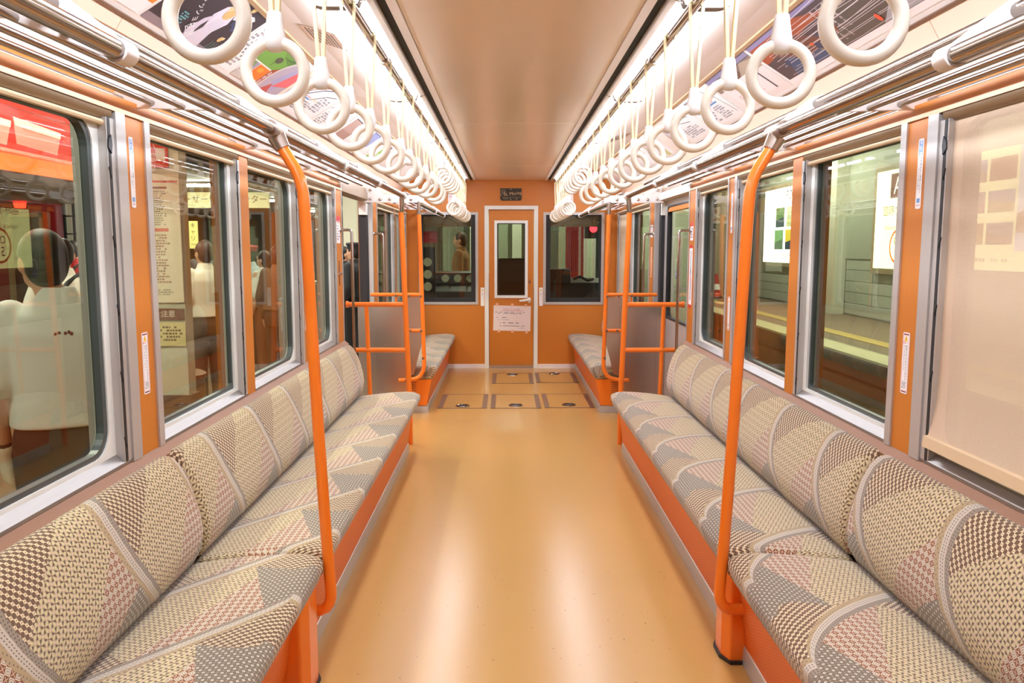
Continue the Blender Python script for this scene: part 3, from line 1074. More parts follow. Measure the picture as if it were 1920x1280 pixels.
# profile points run from the front edge over the top to the back, then underneath
SEATP = [(.652, .386), (.672, .393), (.715, .397), (.79, .395), (.88, .386), (.97, .374), (1.04, .362), (1.06, .34), (1.055, .29), (.90, .270), (.75, .270), (.680, .272),
         (.662, .285), (.645, .312), (.631, .347), (.630, .370), (.638, .380)]
BACKP = [(1.032, .368), (1.008, .41), (.999, .465), (1.004, .52), (1.018, .58), (1.038, .635), (1.062, .68), (1.085, .705), (1.105, .712), (1.128, .708), (1.138, .69), (1.14, .60), (1.14, .46), (1.13, .37), (1.08, .35)]
def bench(s, parts, y0, y1, lab, grp, leg=None, kick_end=None, backrest=True):
    t = thing('bench_seat', lab, 'bench', (s * .9, (y0 + y1) / 2, 0), grp)
    for a, b, off, boff in parts:
        sweep_cushion(SEATP, a + .003, b - .003, s, off, .035, 5).build('seat_cushion', M_SEAT, t, smooth=True, angle=70)
        if backrest:
            sweep_cushion(BACKP, a + .003, b - .003, s, boff, .035).build('backrest', M_BACK, t, smooth=True, angle=70)
    kb = kick_end or y1
    MB(s).prism([(.680, .28), (.712, .055), (.712, .0), (1.13, 0), (1.13, .28)], y0, kb).build('base_panel', M_BASE, t)
    MB(s).prism([(.704, .0), (.708, .058), (.716, .064), (.73, .064), (.73, 0)], y0, kb + .004).build('kick_plate', M_ALU, t)
    if leg:
        a, b = leg
        # box leg with chamfered corners, black mat edge at its foot
        pts = [(.646, a + .045), (.664, a), (.76, a), (.76, b), (.664, b), (.646, b - .045)]
        MB(s).prism(pts, .0, .30, 'z').build('leg_box', M_POLE, t, bevel=.006)
        pp = [(.640, a + .04), (.664, a - .008), (.76, a - .008), (.76, b + .008), (.664, b + .008), (.640, b - .04)]
        MB(s).prism(pp, .0, .012, 'z').build('leg_mat', M_BLK, t)
    return t
for s in (-1, 1):
    d = 1 if s > 0 else -1
    o_far, b_far = (2.74, 2.50) if s > 0 else (2.62, 2.85)
    o_near, b_near = (2.20, 2.165) if s > 0 else (2.10, 2.12)
    bench(s, [(2.413, 5.22, o_far, b_far)], 2.413, 5.22,
          'patterned %s bench running from the bent orange pole to the doorway' % side_word(s), 'long benches', None, 5.15)
    bench(s, [(-.30, 2.408, o_near, b_near)], -.30, 2.408,
          'patterned %s bench nearest the viewer, on an orange box leg' % side_word(s), 'near benches', (2.437, 2.59) if s > 0 else (2.205, 2.385))
    t = bench(s, [(6.40, 8.82, 6.45, 6.6)], 6.42, 8.82, 'short patterned bench behind the steel partition on the %s' % side_word(s).replace('-', ' '), 'short benches', None, 8.82)
    # near face of the short bench: slanted orange cheek with heater grille and metal foot
    MB(s).prism([(.672, .275), (.715, .06), (1.13, .06), (1.13, .275)], 6.412, 6.42).build('cheek_panel', M_POLE, t)
    MB(s).box(.70, .86, 6.405, 6.42, 0, .055).build('cheek_foot', M_ALU, t)
    m = MB(s)
    for i in range(9):
        for j in range(11):
            x = .80 + i * .0155 + (j % 2) * .0075
            z = .085 + j * .0165
            m.lathe([(0, 0), (.0055, 0), (0, -.0004)], (x, 6.4115, z), 6, 'y')
    m.build('grille_hole', M_BROWN, t, kind='stuff')

# ---- bent orange poles between the bench sections
for s in (-1, 1):
    t = thing('grab_pole', 'bent orange grab pole rising from the %s box leg to the rack' % side_word(s), 'pole', (s * .66, 2.412, .2), 'bent orange poles')
    YP = 2.412
    pts = [(.728, YP, 1.640), (.716, YP, 1.618), (.690, YP, 1.575), (.677, YP, 1.545), (.669, YP, 1.51), (.6655, YP, 1.46), (.657, YP, 1.2), (.643, YP, .8), (.627, YP, .44), (.617, YP, .27), (.617, YP, .242), (.622, YP, .222), (.632, YP, .207), (.648, YP, .199), (.70, YP, .197)]
    MB(s).tube(pts, .0178, 16).build('pole', M_POLE, t, smooth=True)
    c = MB(s).tube([(.742, YP, 1.668), (.724, YP, 1.632)], [.027, .022], 14).build('top_socket', M_STEEL, t, smooth=True)
    MB(s).tube([(.745, YP - .055, 1.685), (.745, YP + .055, 1.685)], .024, 14).build('rack_clamp', M_STEEL, c, smooth=True)

# ---- orange grab frames at the doorway and steel partitions behind it
for s in (-1, 1):
    Y = 5.36
    t = thing('tube_rail', 'orange tube frame with two rails standing at the %s bench end' % side_word(s), 'rail', (s * .72, Y, .3), 'orange tube frames')
    MB(s).tube([(.762, Y, 1.575), (.722, Y, .30), (.722, Y, .0)], .0185, 14).build('upright', M_POLE, t, smooth=True)
    c = MB(s).tube([(.7615, Y, 1.56), (.752, Y, 1.70)], .0165, 12).build('steel_top', M_CHR, t, smooth=True)
    MB(s).tube([(.748, Y - .03, 1.685), (.748, Y + .03, 1.685)], .0235, 12).build('rack_clamp', M_WHITE, c, smooth=True)
    for z in (.962, .652):
        MB(s).tube([(.75 if z > .8 else .736, Y, z), (1.128, Y, z)], .0165, 12).build('crossbar', M_POLE, t, smooth=True)
        MB(s).tube([(1.126, Y, z), (1.142, Y, z)], .022, 12).build('wall_socket', M_POLE, t, smooth=True)
    MB(s).tube([(1.005, Y, .955), (.985, Y, .02)], .0145, 12).build('post', M_POLE, t, smooth=True)
    Y = 6.28
    t = thing('partition', 'satin steel partition in an orange tube frame before the %s short bench' % side_word(s), 'partition', (s * .95, Y, .3), 'steel partitions')
    m = MB(s)
    def rr(x0, x1, z0, z1, r):
        pts = []
        for cx_, cz_, a0 in ((x0 + r, z0 + r, PI), (x1 - r, z0 + r, 1.5 * PI), (x1 - r, z1 - r, 0), (x0 + r, z1 - r, .5 * PI)):
            for k in range(5):
                q = a0 + PI / 2 * k / 4
                pts.append((cx_ + r * math.cos(q), cz_ + r * math.sin(q)))
        return pts
    m.prism(rr(.84, 1.235, .12, .905, .03), Y - .006, Y + .006)
    m.build('steel_sheet', M_STEEL, t)
    MB(s).box(1.128, 1.134, Y - .010, Y - .006, .14, .89).build('sheet_fold', M_STEEL, t)
    pn = MB(s).prism([(.73, .60), (.80, .34), (.86, .315), (.86, .955), (.73, .955)], Y + .008, Y + .014).build('end_sheet', M_STEEL, t)
    up = MB(s).tube([(.742, Y, 1.60), (.735, Y, 1.3), (.716, Y, .46), (.717, Y, .40), (.727, Y, .36), (.748, Y, .325), (.78, Y, .305), (.83, Y, .295), (.92, Y, .292)], .0165, 14).build('upright', M_POLE, t, smooth=True)
    MB(s).tube([(.742, Y, 1.585), (.743, Y, 1.70)], .0145, 12).build('steel_top', M_CHR, t, smooth=True)
    for z, x1 in ((.975, 1.13), (.69, .85)):
        MB(s).tube([(.72, Y, z), (x1, Y, z)], .0145, 12).build('crossbar', M_POLE, t, smooth=True)
    for x, z in ((.735, .962), (.83, .964), (.93, .966), (.735, .69), (.82, .69), (.722, .47), (.86, .295)):
        MB(s).lathe([(0, 0), (.011, 0), (.009, -.006), (0, -.007)], (x, Y - .0155, z), 10, 'y').build('bolt', M_BROWN, t, smooth=True)
    MB(s).tube([(.93, Y, .97), (.93, Y + .004, .89)], .009, 8).build('stay', M_POLE, t, smooth=True)
    # vertical steel door handles
    for y, zlo, w_ in ((5.215, .42, 'the bench'), (6.54, .50, 'the partition')):
        t = thing('grab_rail', 'upright polished handle beside the %s door on the pillar towards %s' % (side_word(s), w_), 'handle', (s * W, y, 1.0), 'door handles')
        MB(s).tube([(W, y, 1.455), (W - .055, y, 1.457), (W - .068, y, 1.452), (W - .075, y, 1.44), (W - .075, y, zlo + .02), (W - .068, y, zlo + .006), (W - .055, y, zlo), (W, y, zlo)], .0095, 10).build('bar', M_CHR, t, smooth=True)
        for z in (1.455, zlo):
            MB(s).lathe([(0, 0), (.019, 0), (.016, -.006), (0, -.006)], (W, y, z), 12, 'x').build('flange', M_STEEL, t, smooth=True)
# ================================================================== PRINTED MATTER IN THE CAR
# ---- advertising posters on the sloping panels (unit: metres along the panel, 0.29 high)
def ad(s, y0, y1, label, h=.268, base=None):
    """poster on the sloping panel; u runs to the reader's right, v up the slope"""
    lo = Vector((s * 1.1745, 0, 2.0172)); up = Vector((-s * .248, 0, .156)).normalized()
    U = Vector((0, 1, 0)) if s < 0 else Vector((0, -1, 0))
    O = lo + up * .022 + Vector((0, y0 if s < 0 else y1, 0))
    o, S = sheet_object('poster', O, U, up, y1 - y0, h, base or M_PAPER, label=label, cat='poster', group='posters above the %s rack' % side_word(s))
    return o, S, y1 - y0, h
# left row, near to far
o, S, w_, h_ = ad(-1, 1.42, 2.02, 'orange and white poster nearest the viewer above the platform-side rack', base=ink('fdf3ea'))
S.rect(0, .06, w_, h_, 'f2a24a'); S.poly([(.30, .10), (.42, .12), (.40, h_), (.33, h_)], '6a5a9c'); S.rect(0, .0, w_, .05, 'ffffff'); S.text('箱根', .15, .16, .09, 'fff2df')
S.build(o)
o, S, w_, h_ = ad(-1, 2.04, 2.46, 'orange poster with a blue violet tilted square', base=ink('f6b35c'))
S.rect(0, 0, w_, .055, 'ffffff'); S.poly([(.05, .10), (.16, .085), (.20, .25), (.09, .268)], '7c6db4'); S.poly([(.20, .055), (.42, .055), (.42, .268), (.30, .268)], 'f0902e')
S.line([(.0, .07), (.22, .18), (.42, .2)], .004, 'f9d9a2'); S.build(o)
o, S, w_, h_ = ad(-1, 2.48, 3.04, 'black poster with a white dress and golden ornaments', base=ink('2c2430'))
S.rect(0, 0, w_, .03, '8f8088')
S.poly([(.28, .0), (.30, .09), (.265, .15), (.28, .20), (.32, .225), (.36, .21), (.39, .15), (.37, .09), (.40, .0)], 'e9e2ee')
S.poly([(.36, .205), (.47, .235), (.50, .225), (.49, .212), (.385, .175)], 'f4f0f6')
S.poly([(.27, .0), (.24, .06), (.25, .12), (.285, .16), (.275, .09), (.30, .0)], 'dcd3e4')
for i in range(5): S.line([(.30 + i * .02, .01), (.315 + i * .012, .15)], .0018, 'b9adc6')
S.disc(.335, .185, .03, 'd9b878'); S.disc(.31, .205, .014, 'e8cf9c')
for u, v in ((.13, .235), (.17, .20), (.46, .09), (.50, .17), (.42, .255)): S.disc(u, v, .014, 'e2c284'); S.disc(u + .012, v + .008, .008, 'f2dcae')
S.ring(.07, .17, .028, .004, 'f3eef2')
for i in range(6): S.line([(.41 + .03 * math.cos(a) * (1 + i * .22), .13 + .03 * math.sin(a) * (1 + i * .22)) for a in (0.2, .6, 1.0, 1.4, 1.8)], .0016, '6f8fd0')
for i in range(4): S.line([(.12 + .04 * i, .25), (.17 + .045 * i, .22), (.2 + .05 * i, .235)], .0016, '6a9a74')
for i in range(4): S.line([(.43 + i * .02, .03), (.44 + i * .02, .05), (.435 + i * .02, .07)], .002, '63b8a0')
S.text('ファッション', .175, .135, .034, 'ffffff', rot=-.78); S.text('図鑑', .255, .050, .042, 'ffffff', rot=-.5)
S.dashes(.13, .05, .18, .10, 5, '6fb0b8', seed=3); S.build(o)
o, S, w_, h_ = ad(-1, 3.06, 3.24, 'narrow white poster of small print next to the green garden poster')
S.dashes(.015, .02, w_ - .01, .25, 13, '8d8486', seed=5); S.build(o)
o, S, w_, h_ = ad(-1, 3.26, 3.84, 'garden poster with a green lawn and a pond scene in a round frame', base=ink('f4efea'))
S.rect(.01, .115, .36, .268, '6f9f3f'); S.rect(.01, .225, .36, .268, '8f6a4a'); S.poly([(.10, .268), (.36, .268), (.36, .14), (.30, .2)], '5e9a4e')
for i in range(6): S.line([(.12 + i * .03, .26), (.20 + i * .02, .20), (.34, .17 + i * .012)], .003, '2f4a22')
S.disc(.19, .17, .035, '4a4a36', .018); S.line([(.18, .17), (.17, .13)], .004, '3c3526')
S.rect(.01, .035, .10, .108, '9d92ad'); S.disc(.05, .085, .025, '6f8f52'); S.rect(.108, .035, .235, .108, 'ee7a24'); S.disc(.16, .085, .03, 'f5a03a', .014)
S.rect(.235, .0, .275, .115, 'a8432a'); S.poly([(.235, .115), (.275, .10), (.40, .19), (.40, .205)], 'a8432a'); S.text('箱根庭園', .255, .095, .026, 'ffffff', vertical=True)
S.disc(.44, .08, .17, 'd8cfc6', .155); S.disc(.44, .08, .155, 'b9a9b8', .14); S.poly([(.34, .08), (.44, .03), (.52, .13), (.42, .19)], 'a9a3c6'); S.poly([(.40, .05), (.54, .09), (.54, .16), (.46, .18)], 'e46a6c')
S.poly([(.32, .0), (.44, .0), (.38, .07)], 'ba4b46'); S.rect(.54, 0, .58, .268, 'f7ead4'); S.rect(0, 0, .30, .03, 'cfc6be'); S.build(o)
o, S, w_, h_ = ad(-1, 3.88, 4.46, 'route map poster with a yellow headline strip')
S.poly([(0, .16), (.06, .13), (.40, .268), (0, .268)], 'f5c842'); S.text('お得な', .11, .222, .055, '3a2414', rot=.25); S.rect(.0, .115, .05, .16, 'e8625a')
S.line([(.12, .13), (.24, .20), (.40, .25), (.56, .262)], .004, '7a2f3a'); S.rect(.14, .105, .27, .114, '5c9ad8')
S.line([(.15, .122), (.30, .20), (.42, .235)], .007, '2f2f52'); S.line([(.28, .11), (.42, .18), (.55, .21)], .005, '2f2f3a')
for i in range(4): S.rect(.16 + i * .03, .118, .172 + i * .03, .126, 'cf3f5a')
for i in range(5): S.rect(.30 + i * .025, .12, .31 + i * .025, .128, 'e9c34a')
S.dashes(.11, .015, .40, .095, 6, '8a8a96', seed=9); S.dashes(.40, .06, .56, .17, 6, 'a2a2ac', seed=10); S.line([(.03, .02), (.07, .06), (.03, .08), (.08, .10), (.05, .02)], .003, '9aa6b4'); S.build(o)
o, S, w_, h_ = ad(-1, 4.50, 4.98, 'white poster of curved black lines and pale print')
S.line([(.02, .15), (.14, .21), (.26, .24)], .005, '33313a'); S.line([(.06, .12), (.2, .19), (.34, .225)], .005, '33313a'); S.dashes(.03, .02, .22, .11, 6, '77737c', seed=12); S.rect(.30, .02, .46, .10, 'efe3d2'); S.build(o)
o, S, w_, h_ = ad(-1, 5.02, 5.55, 'poster with a rose brown photograph and a black edge')
S.rect(.05, .03, .30, .20, 'cfb1a6'); S.rect(.05, .03, .30, .09, 'b99486'); S.rect(.30, .03, .312, .21, '2b1f24'); S.rect(.05, .20, .312, .206, '2b1f24'); S.build(o)
o, S, w_, h_ = ad(-1, 5.60, 6.10, 'poster with a pale blue picture and yellow green corner')
S.rect(.10, .08, .34, .22, 'a9b4e6'); S.rect(.10, .21, .34, .215, '3b3f6a'); S.poly([(.02, .0), (.12, 0), (.10, .06), (.02, .05)], 'd9d48c'); S.build(o)
o, S, w_, h_ = ad(-1, 6.15, 6.62, 'white poster with two green blocks')
S.rect(.06, .0, .16, .07, 'a3d26a'); S.rect(.22, .10, .36, .17, 'a3d26a'); S.rect(.22, .05, .36, .10, 'd9ecc2'); S.rect(.30, .19, .42, .21, '7a3a44'); S.rect(.30, .225, .42, .24, '7a3a44'); S.build(o)
# right row, near to far
o, S, w_, h_ = ad(1, 1.45, 2.10, 'dark poster of night trees closest to the viewer above the track-side rack', base=ink('39383f'))
S.rect(0, 0, w_, .03, 'ffffff'); S.poly([(0, .05), (.3, .1), (.65, .08), (.65, .16), (0, .2)], '5b5a52'); S.build(o)
o, S, w_, h_ = ad(1, 2.12, 3.44, 'long dark poster of a railway in rain streaks with white lettering', base=ink('4a3a3c'))
S.rect(0, .0, w_, .028, 'fbf5f2'); S.rect(0, .235, w_, h_, '8d83a8'); S.poly([(0, .235), (.5, .235), (.7, .19), (0, .14)], 'a04a26'); S.poly([(.1, .03), (.5, .03), (.6, .12), (.2, .16)], '3d4d6c')
S.poly([(.55, .03), (1.32, .03), (1.32, .12), (.9, .2), (.6, .14)], '5b5047'); S.poly([(.85, .03), (1.32, .03), (1.32, .09), (1.0, .10)], 'a6a3a6'); S.poly([(.1, .16), (.4, .18), (.55, .09), (.3, .07)], '6b3d2c')
rq = random.Random(4)
for i in range(16):
    v0 = .04 + i * .0125
    S.line([(rq.uniform(0, .3), v0), (.7, v0 + rq.uniform(-.01, .02)), (rq.uniform(1.0, 1.32), v0 + rq.uniform(0, .03))], .0016 + .0012 * rq.random(), 'd9cfd0')
for i in range(9):
    S.poly([(x0 := rq.uniform(.1, 1.2), v1 := rq.uniform(.04, .2)), (x0 + .03, v1 - .01), (x0 + .05, v1 + .02), (x0 + .01, v1 + .025)], rq.choice(['c2452a', '2f3a58', '7d4a30', '8b7a5e']))
for k, (u, n) in enumerate(((.62, 9), (.67, 9), (.72, 7), (.36, 8), (.31, 8), (.26, 6), (.98, 8), (1.03, 8))):
    S.text('雨に煙る線路のむこうへ'[k % 3:k % 3 + n], u, .205, .017, 'f6f2ee', vertical=True)
S.disc(.42, .11, .012, 'e06030', .008); S.disc(.86, .06, .012, 'e05535', .018); S.build(o)
o, S, w_, h_ = ad(1, 3.47, 4.12, 'poster with a cliff photograph over a white block numbered 107', base=ink('f6ece8'))
S.rect(.0, .155, w_, .232, '8c7868'); S.rect(.0, .232, w_, h_, '8d86a8'); S.poly([(.1, .155), (.45, .155), (.40, .22), (.2, .23)], '6d4f40'); S.poly([(.35, .155), (.65, .155), (.65, .21), (.5, .23)], 'b7a48f')
S.rect(.06, .03, .52, .168, 'fbf3f0'); S.text('107', .22, .125, .055, '2a2530'); S.text('箱根', .36, .12, .03, '555060'); S.dashes(.12, .045, .42, .09, 3, 'e3b9bd', seed=21); S.rect(.53, .03, .545, .15, '3a2f3a'); S.rect(.0, .228, w_, .232, '4a4452'); S.build(o)
o, S, w_, h_ = ad(1, 4.15, 4.72, 'white route map poster with a blue bar')
S.line([(.53, .03), (.50, .16), (.42, .25)], .006, '4a4650'); S.rect(.30, .135, .45, .146, '5a96d6'); S.line([(.40, .15), (.44, .20)], .008, '2b2b4a')
for i in range(4): S.rect(.31 + i * .03, .15, .322 + i * .03, .158, 'd24a6a')
S.dashes(.30, .02, .48, .12, 7, '9a98a4', seed=23); S.dashes(.05, .02, .27, .24, 11, '8b8994', seed=24); S.line([(.06, .20), (.20, .15)], .005, '6e3a40'); S.build(o)
o, S, w_, h_ = ad(1, 4.75, 5.26, 'white poster with a black curved line of stations')
S.line([(.06, .20), (.20, .15), (.36, .13)], .005, '3a3540'); S.line([(.10, .24), (.24, .19), (.42, .17)], .005, '3a3540')
for i in range(6): S.rect(.2 + i * .03, .17, .212 + i * .03, .178, '6b9a5a')
S.dashes(.06, .02, .40, .11, 6, '8f8b94', seed=26); S.build(o)
o, S, w_, h_ = ad(1, 5.30, 5.82, 'poster with a rosy rounded photograph on cream', base=ink('f7ebdf'))
S.disc(.34, .11, .09, 'cda294', .09); S.disc(.34, .15, .07, 'd9d3d8', .05); S.build(o)
o, S, w_, h_ = ad(1, 5.86, 6.36, 'poster with a blue panel and an olive strip')
S.rect(.12, .13, .34, .23, '8b96d0'); S.poly([(.30, .0), (.42, 0), (.42, .10), (.33, .09)], 'c9c48c'); S.rect(.05, .0, .08, .2, 'd7a35a'); S.rect(.02, 0, .03, .2, '5a6a52'); S.build(o)
o, S, w_, h_ = ad(1, 6.40, 6.90, 'poster with ochre strip beside the last lamps')
S.rect(.10, .12, .40, .22, 'b98f52'); S.rect(.10, .215, .40, .222, '4a3226'); S.build(o)

# ---- pillar stickers
def pillar_sticker(s, y0, y1, z0, z1, label, kind):
    U = (0, 1, 0) if s < 0 else (0, -1, 0)
    o, S = sheet_object('sticker', (s * (W - .0006), y0 if s < 0 else y1, z0), U, (0, 0, 1), y1 - y0, z1 - z0, M_PAPER, label=label, cat='sticker', rad=.006)
    w_, h_ = y1 - y0, z1 - z0
    if kind == 'blue':
        S.rect(.004, h_ * .76, w_ - .004, h_ - .004, '6f92cc'); S.text('優先席', w_ * .5, h_ * .95, w_ * .55, 'ffffff', vertical=True)
        S.text('携帯電話をご遠慮ください', w_ * .66, h_ * .72, w_ * .27, '333038', vertical=True); S.text('マナーモードに切り替え', w_ * .3, h_ * .68, w_ * .24, '333038', vertical=True)
        S.rect(.006, h_ * .085, w_ - .006, h_ * .15, '7aa2d6'); S.dashes(.006, .006, w_ - .006, h_ * .06, 2, 'c06060', seed=31)
    elif kind == 'warn':
        S.rect(.004, h_ - .008, w_ - .004, h_ - .004, '8a2f3c'); S.rect(.004, .004, w_ - .004, .008, '8a2f3c'); S.rect(.003, .006, .005, h_ - .006, 'e2a0a8'); S.rect(w_ - .005, .006, w_ - .003, h_ - .006, 'e2a0a8')
        S.poly([(w_ * .25, h_ * .86), (w_ * .75, h_ * .86), (w_ * .5, h_ * .96)], 'f0c419'); S.text('!', w_ * .5, h_ * .895, w_ * .3, '2b2418')
        S.text('電気ヒーター注意' [:4], w_ * .5, h_ * .83, w_ * .2, 'd23b3b')
        S.text('電車がゆれますので手すりに', w_ * .64, h_ * .77, w_ * .21, '34303a', vertical=True); S.text('おつかまりください', w_ * .36, h_ * .77, w_ * .2, '34303a', vertical=True)
        S.dashes(w_ * .2, .014, w_ * .8, h_ * .2, 6, '8f8a90', seed=32)
    S.build(o)
    return o
for s in (-1, 1):
    sd = 'with people outside' if s < 0 else 'next to the drawn blind'
    pillar_sticker(s, 2.325, 2.352 if s < 0 else 2.355, 1.455, 1.655, 'blue and white upright notice high on the orange pillar %s' % sd, 'blue')
    pillar_sticker(s, 2.34, 2.38, .905, 1.09, 'upright warning label with yellow triangle on the orange pillar %s' % sd, 'warn')
    pillar_sticker(s, 4.255, 4.285, 1.42, 1.63, 'narrow blue notice on the second wide %s pillar behind the bent pole' % side_word(s), 'blue')
    pillar_sticker(s, 4.25, 4.29, .90, 1.08, 'warning label low on the second wide %s pillar behind the bent pole' % side_word(s), 'warn')
# door pillar notices
o, S = sheet_object('sticker', (-(W - .0006), 5.10, 1.37), (0, 1, 0), (0, 0, 1), .11, .17, M_PAPER, label='white notice with a red jagged top on the pillar at the open doorway', cat='sticker')
S.poly([(0, .17), (0, .13), (.03, .145), (.06, .12), (.08, .15), (.11, .125), (.11, .17)], 'd8344a'); S.dashes(.01, .015, .10, .115, 6, '9a9aa6', seed=40); S.build(o)
o, S = sheet_object('sticker', ((W - .0006), 5.215, 1.39), (0, -1, 0), (0, 0, 1), .075, .115, M_PAPER, label='small white notice with red heading on the pillar by the shut door', cat='sticker')
S.rect(0, .09, .075, .115, 'd83a44'); S.dashes(.008, .01, .068, .08, 4, '6f86b0', seed=41); S.build(o)
o, S = sheet_object('sticker', ((W - .0006), 5.225, .955), (0, -1, 0), (0, 0, 1), .085, .405, M_PAPER, label='tall red framed route strip on the pillar by the shut door', cat='sticker')
S.rect(0, .385, .085, .405, 'd8342c'); S.rect(0, 0, .085, .02, 'd8342c'); S.rect(.033, .05, .053, .37, '8d8796'); S.rect(.034, .22, .052, .25, '2a2630'); S.rect(.034, .17, .052, .2, 'd84a5a'); S.build(o)
o, S = sheet_object('sticker', ((W - .0006), 6.66, 1.43), (0, -1, 0), (0, 0, 1), .11, .10, M_PAPER, label='small white plate on the pillar past the shut door', cat='sticker')
S.dashes(.01, .01, .10, .09, 4, 'a09a96', seed=43); S.build(o)
o, S = sheet_object('sticker', ((W - .0006), 6.62, 1.10), (0, -1, 0), (0, 0, 1), .05, .25, ink('f1c9b0'), label='narrow pale strip on the pillar past the shut door', cat='sticker')
S.dashes(.012, .01, .04, .24, 12, 'd98f6a', seed=44); S.build(o)

# ---- end wall: builder's plate, notices
t = thing('name_plate', 'dark bronze plate with script lettering above the cab door', 'plate', (-.01, YE, 1.92))
MB().prism([(-.126, 1.875), (-.11, 1.857), (.095, 1.857), (.108, 1.875), (.108, 1.99), (-.126, 1.99)], YE - .008, YE).build('plate', mat('plate_bronze', '3a3228', .4, metal=.5), t)
S = Sheet((-.126, YE - .008, 1.857), (1, 0, 0), (0, 0, 1))
S.ring(.035, .095, .024, .004, '8f7a68'); S.ring(.035, .095, .014, .004, '8f7a68'); S.text('St. Moritz', .135, .075, .05, 'd9a97c', rot=.09); S.line([(.018, .035), (.22, .035)], .003, '9a8468')
S.dashes(.03, .012, .12, .026, 1, '8f7a60', seed=50); S.text('1000', .175, .018, .016, 'c9a084')
for u, v in ((.008, .062), (.226, .065), (.116, .122), (.116, .012)): S.disc(u, v, .004, 'ece2d0')
S.build(t)
o, S = sheet_object('notice', (-.207, YE + .0070, .425), (1, 0, -.022), (.022, 0, 1), .415, .282, ink('f3e2dc'), label='white paper notice taped to the cab door under its window', cat='notice')
S.rect(.085, .222, .33, .226, 'd9a0a8'); S.text('お知らせとお願い', .21, .238, .026, 'c98a94'); S.dashes(.02, .185, .39, .212, 2, '8f8288', seed=51); S.dashes(.035, .135, .2, .155, 1, '9a8d92', seed=52)
S.dashes(.05, .115, .2, .128, 1, 'b9acae', seed=53); S.dashes(.075, .075, .36, .095, 1, '8f8288', seed=54); S.dashes(.075, .045, .35, .06, 1, '8f8288', seed=55); S.dashes(.28, .028, .39, .036, 1, 'b0a4a6', seed=56); S.build(o)
for u, v in ((.03, .275), (.20, .275), (.35, .270), (.05, -.02), (.20, -.02), (.36, -.025)):
    MB().box(-.207 + u, -.207 + u + .028, YE + .0055, YE + .0068, .425 + v - u * .022, .425 + v - u * .022 + .032).build('tape', mat('masking_tape', 'e8b79a', .6), o)
for x, nm in ((-.345, 'platform-side'), (.305, 'track-side')):
    o, S = sheet_object('sticker', (x, YE - .0005, .70), (1, 0, 0), (0, 0, 1), .04, .205, M_PAPER, label='small upright warning label on the end wall, %s of the cab door' % nm, cat='sticker', rad=.004)
    S.poly([(.01, .165), (.03, .165), (.02, .19)], 'e8c030'); S.text('注意おつかまり', .026, .145, .013, '5a5660', vertical=True); S.text('ください', .013, .145, .012, '5a5660', vertical=True); S.build(o)
o, S = sheet_object('sign', (-.70, YE - .0006, 1.845), (1, 0, 0), (0, 0, 1), .20, .085, M_PAPER, label='white wall sign with one red line above the platform-side end window', cat='sign')
S.text('NO SMOKING', .1, .052, .026, 'd86a78'); S.build(o)
o, S = sheet_object('sign', (.50, YE - .0006, 1.845), (1, 0, 0), (0, 0, 1), .175, .095, M_PAPER, label='white no smoking sign in red above the track-side end window', cat='sign')
S.text('禁 煙', .088, .062, .042, 'd2505c'); S.text('NO SMOKING', .095, .022, .02, 'dc8a92'); S.build(o)
# ================================================================== OUTSIDE: PLATFORM WITH PEOPLE (left), TRACK AND WALL (right), CAB (front)
PF = -.30
M_PLAT = mat('platform_tiles', '80634a', .3, noise=.12, nscale=5)
M_SOFF = mat('soffit', 'aba595', .6)
M_REDW = mat('red_wall', 'c01a22', .5)
M_WOODF = mat('door_wood', 'c9a376', .5)
M_COLUMN = mat('column_cream', 'cdc9b2', .5)
M_STW = mat('station_wall', 'bcc0b2', .6, noise=.05, nscale=3)
M_TRACK = mat('track_bed', '4a3b2e', .9, noise=.3, nscale=9)
M_RAIL = mat('rail_steel', '8a7a6c', .4, metal=.7)
struct('platform_floor', MB().box(-14, -1.37, -3, 26, PF - .9, PF), M_PLAT)
MB().box(-1.75, -1.60, -3, 26, PF, PF + .004).build('tactile_strip', mat('tactile_yellow', 'c9a24a', .6), bpy.data.objects['platform_floor'])
pc = struct('platform_ceiling', MB().box(-14, -3.3, 3.0, 26, 2.2, 2.3).box(-3.3, -1.5, -3, 26, 3.0, 3.1).box(-3.4, -3.3, 3.0, 26, 2.2, 3.1), M_SOFF)
MB().box(-14, 14, 25.9, 26.2, PF - 1, 5).build('concourse_wall', mat('far_wall', '9c8a72', .7), pc)
def tube_light(x0, x1, y0, y1, z, label, grp, m_=None):
    t = thing('tube_light', label, 'light', ((x0 + x1) / 2, (y0 + y1) / 2, z), grp)
    MB().box(x0, x1, y0, y1, z - .03, z).build('tube', m_ or M_TUBE, t)
    MB().box(x0 - .03, x1 + .03, y0 - .03, y1 + .03, z, z + .03).build('housing', M_WHITE, t)
    if z > 3.5:
        for yy in (y0 + .2, y1 - .2): MB().box((x0 + x1) / 2 - .01, (x0 + x1) / 2 + .01, yy - .01, yy + .01, z + .03, 4.2).build('hanger', M_STEEL, t)
for i, y in enumerate((4.4, 7.4, 10.6, 14.0, 18.0)):
    tube_light(-5.0, -3.8, y, y + .09, 2.17, 'white tube under the platform soffit, %s row from the near end' % ORD[i], 'soffit tubes')
for i, y in enumerate((-.5, 3.2, 6.6, 10.2)):  # added lamps, fill light for the platform
    tube_light(-2.6, -2.5, y, y + 1.3, 2.97, 'long fill tube added over the platform edge, %s from the near end' % ORD[i], 'added edge tubes')
struct('platform_front', MB().box(-1.35, 3.4, 10.75, 15.2, -1.2, -.15), M_TRACK)
struct('added_roof_front', MB().box(-1.4, 3.5, 10.75, 15.2, 3.03, 3.12), M_SOFF)  # added roof out of view, carries the fill tubes and blocks world light
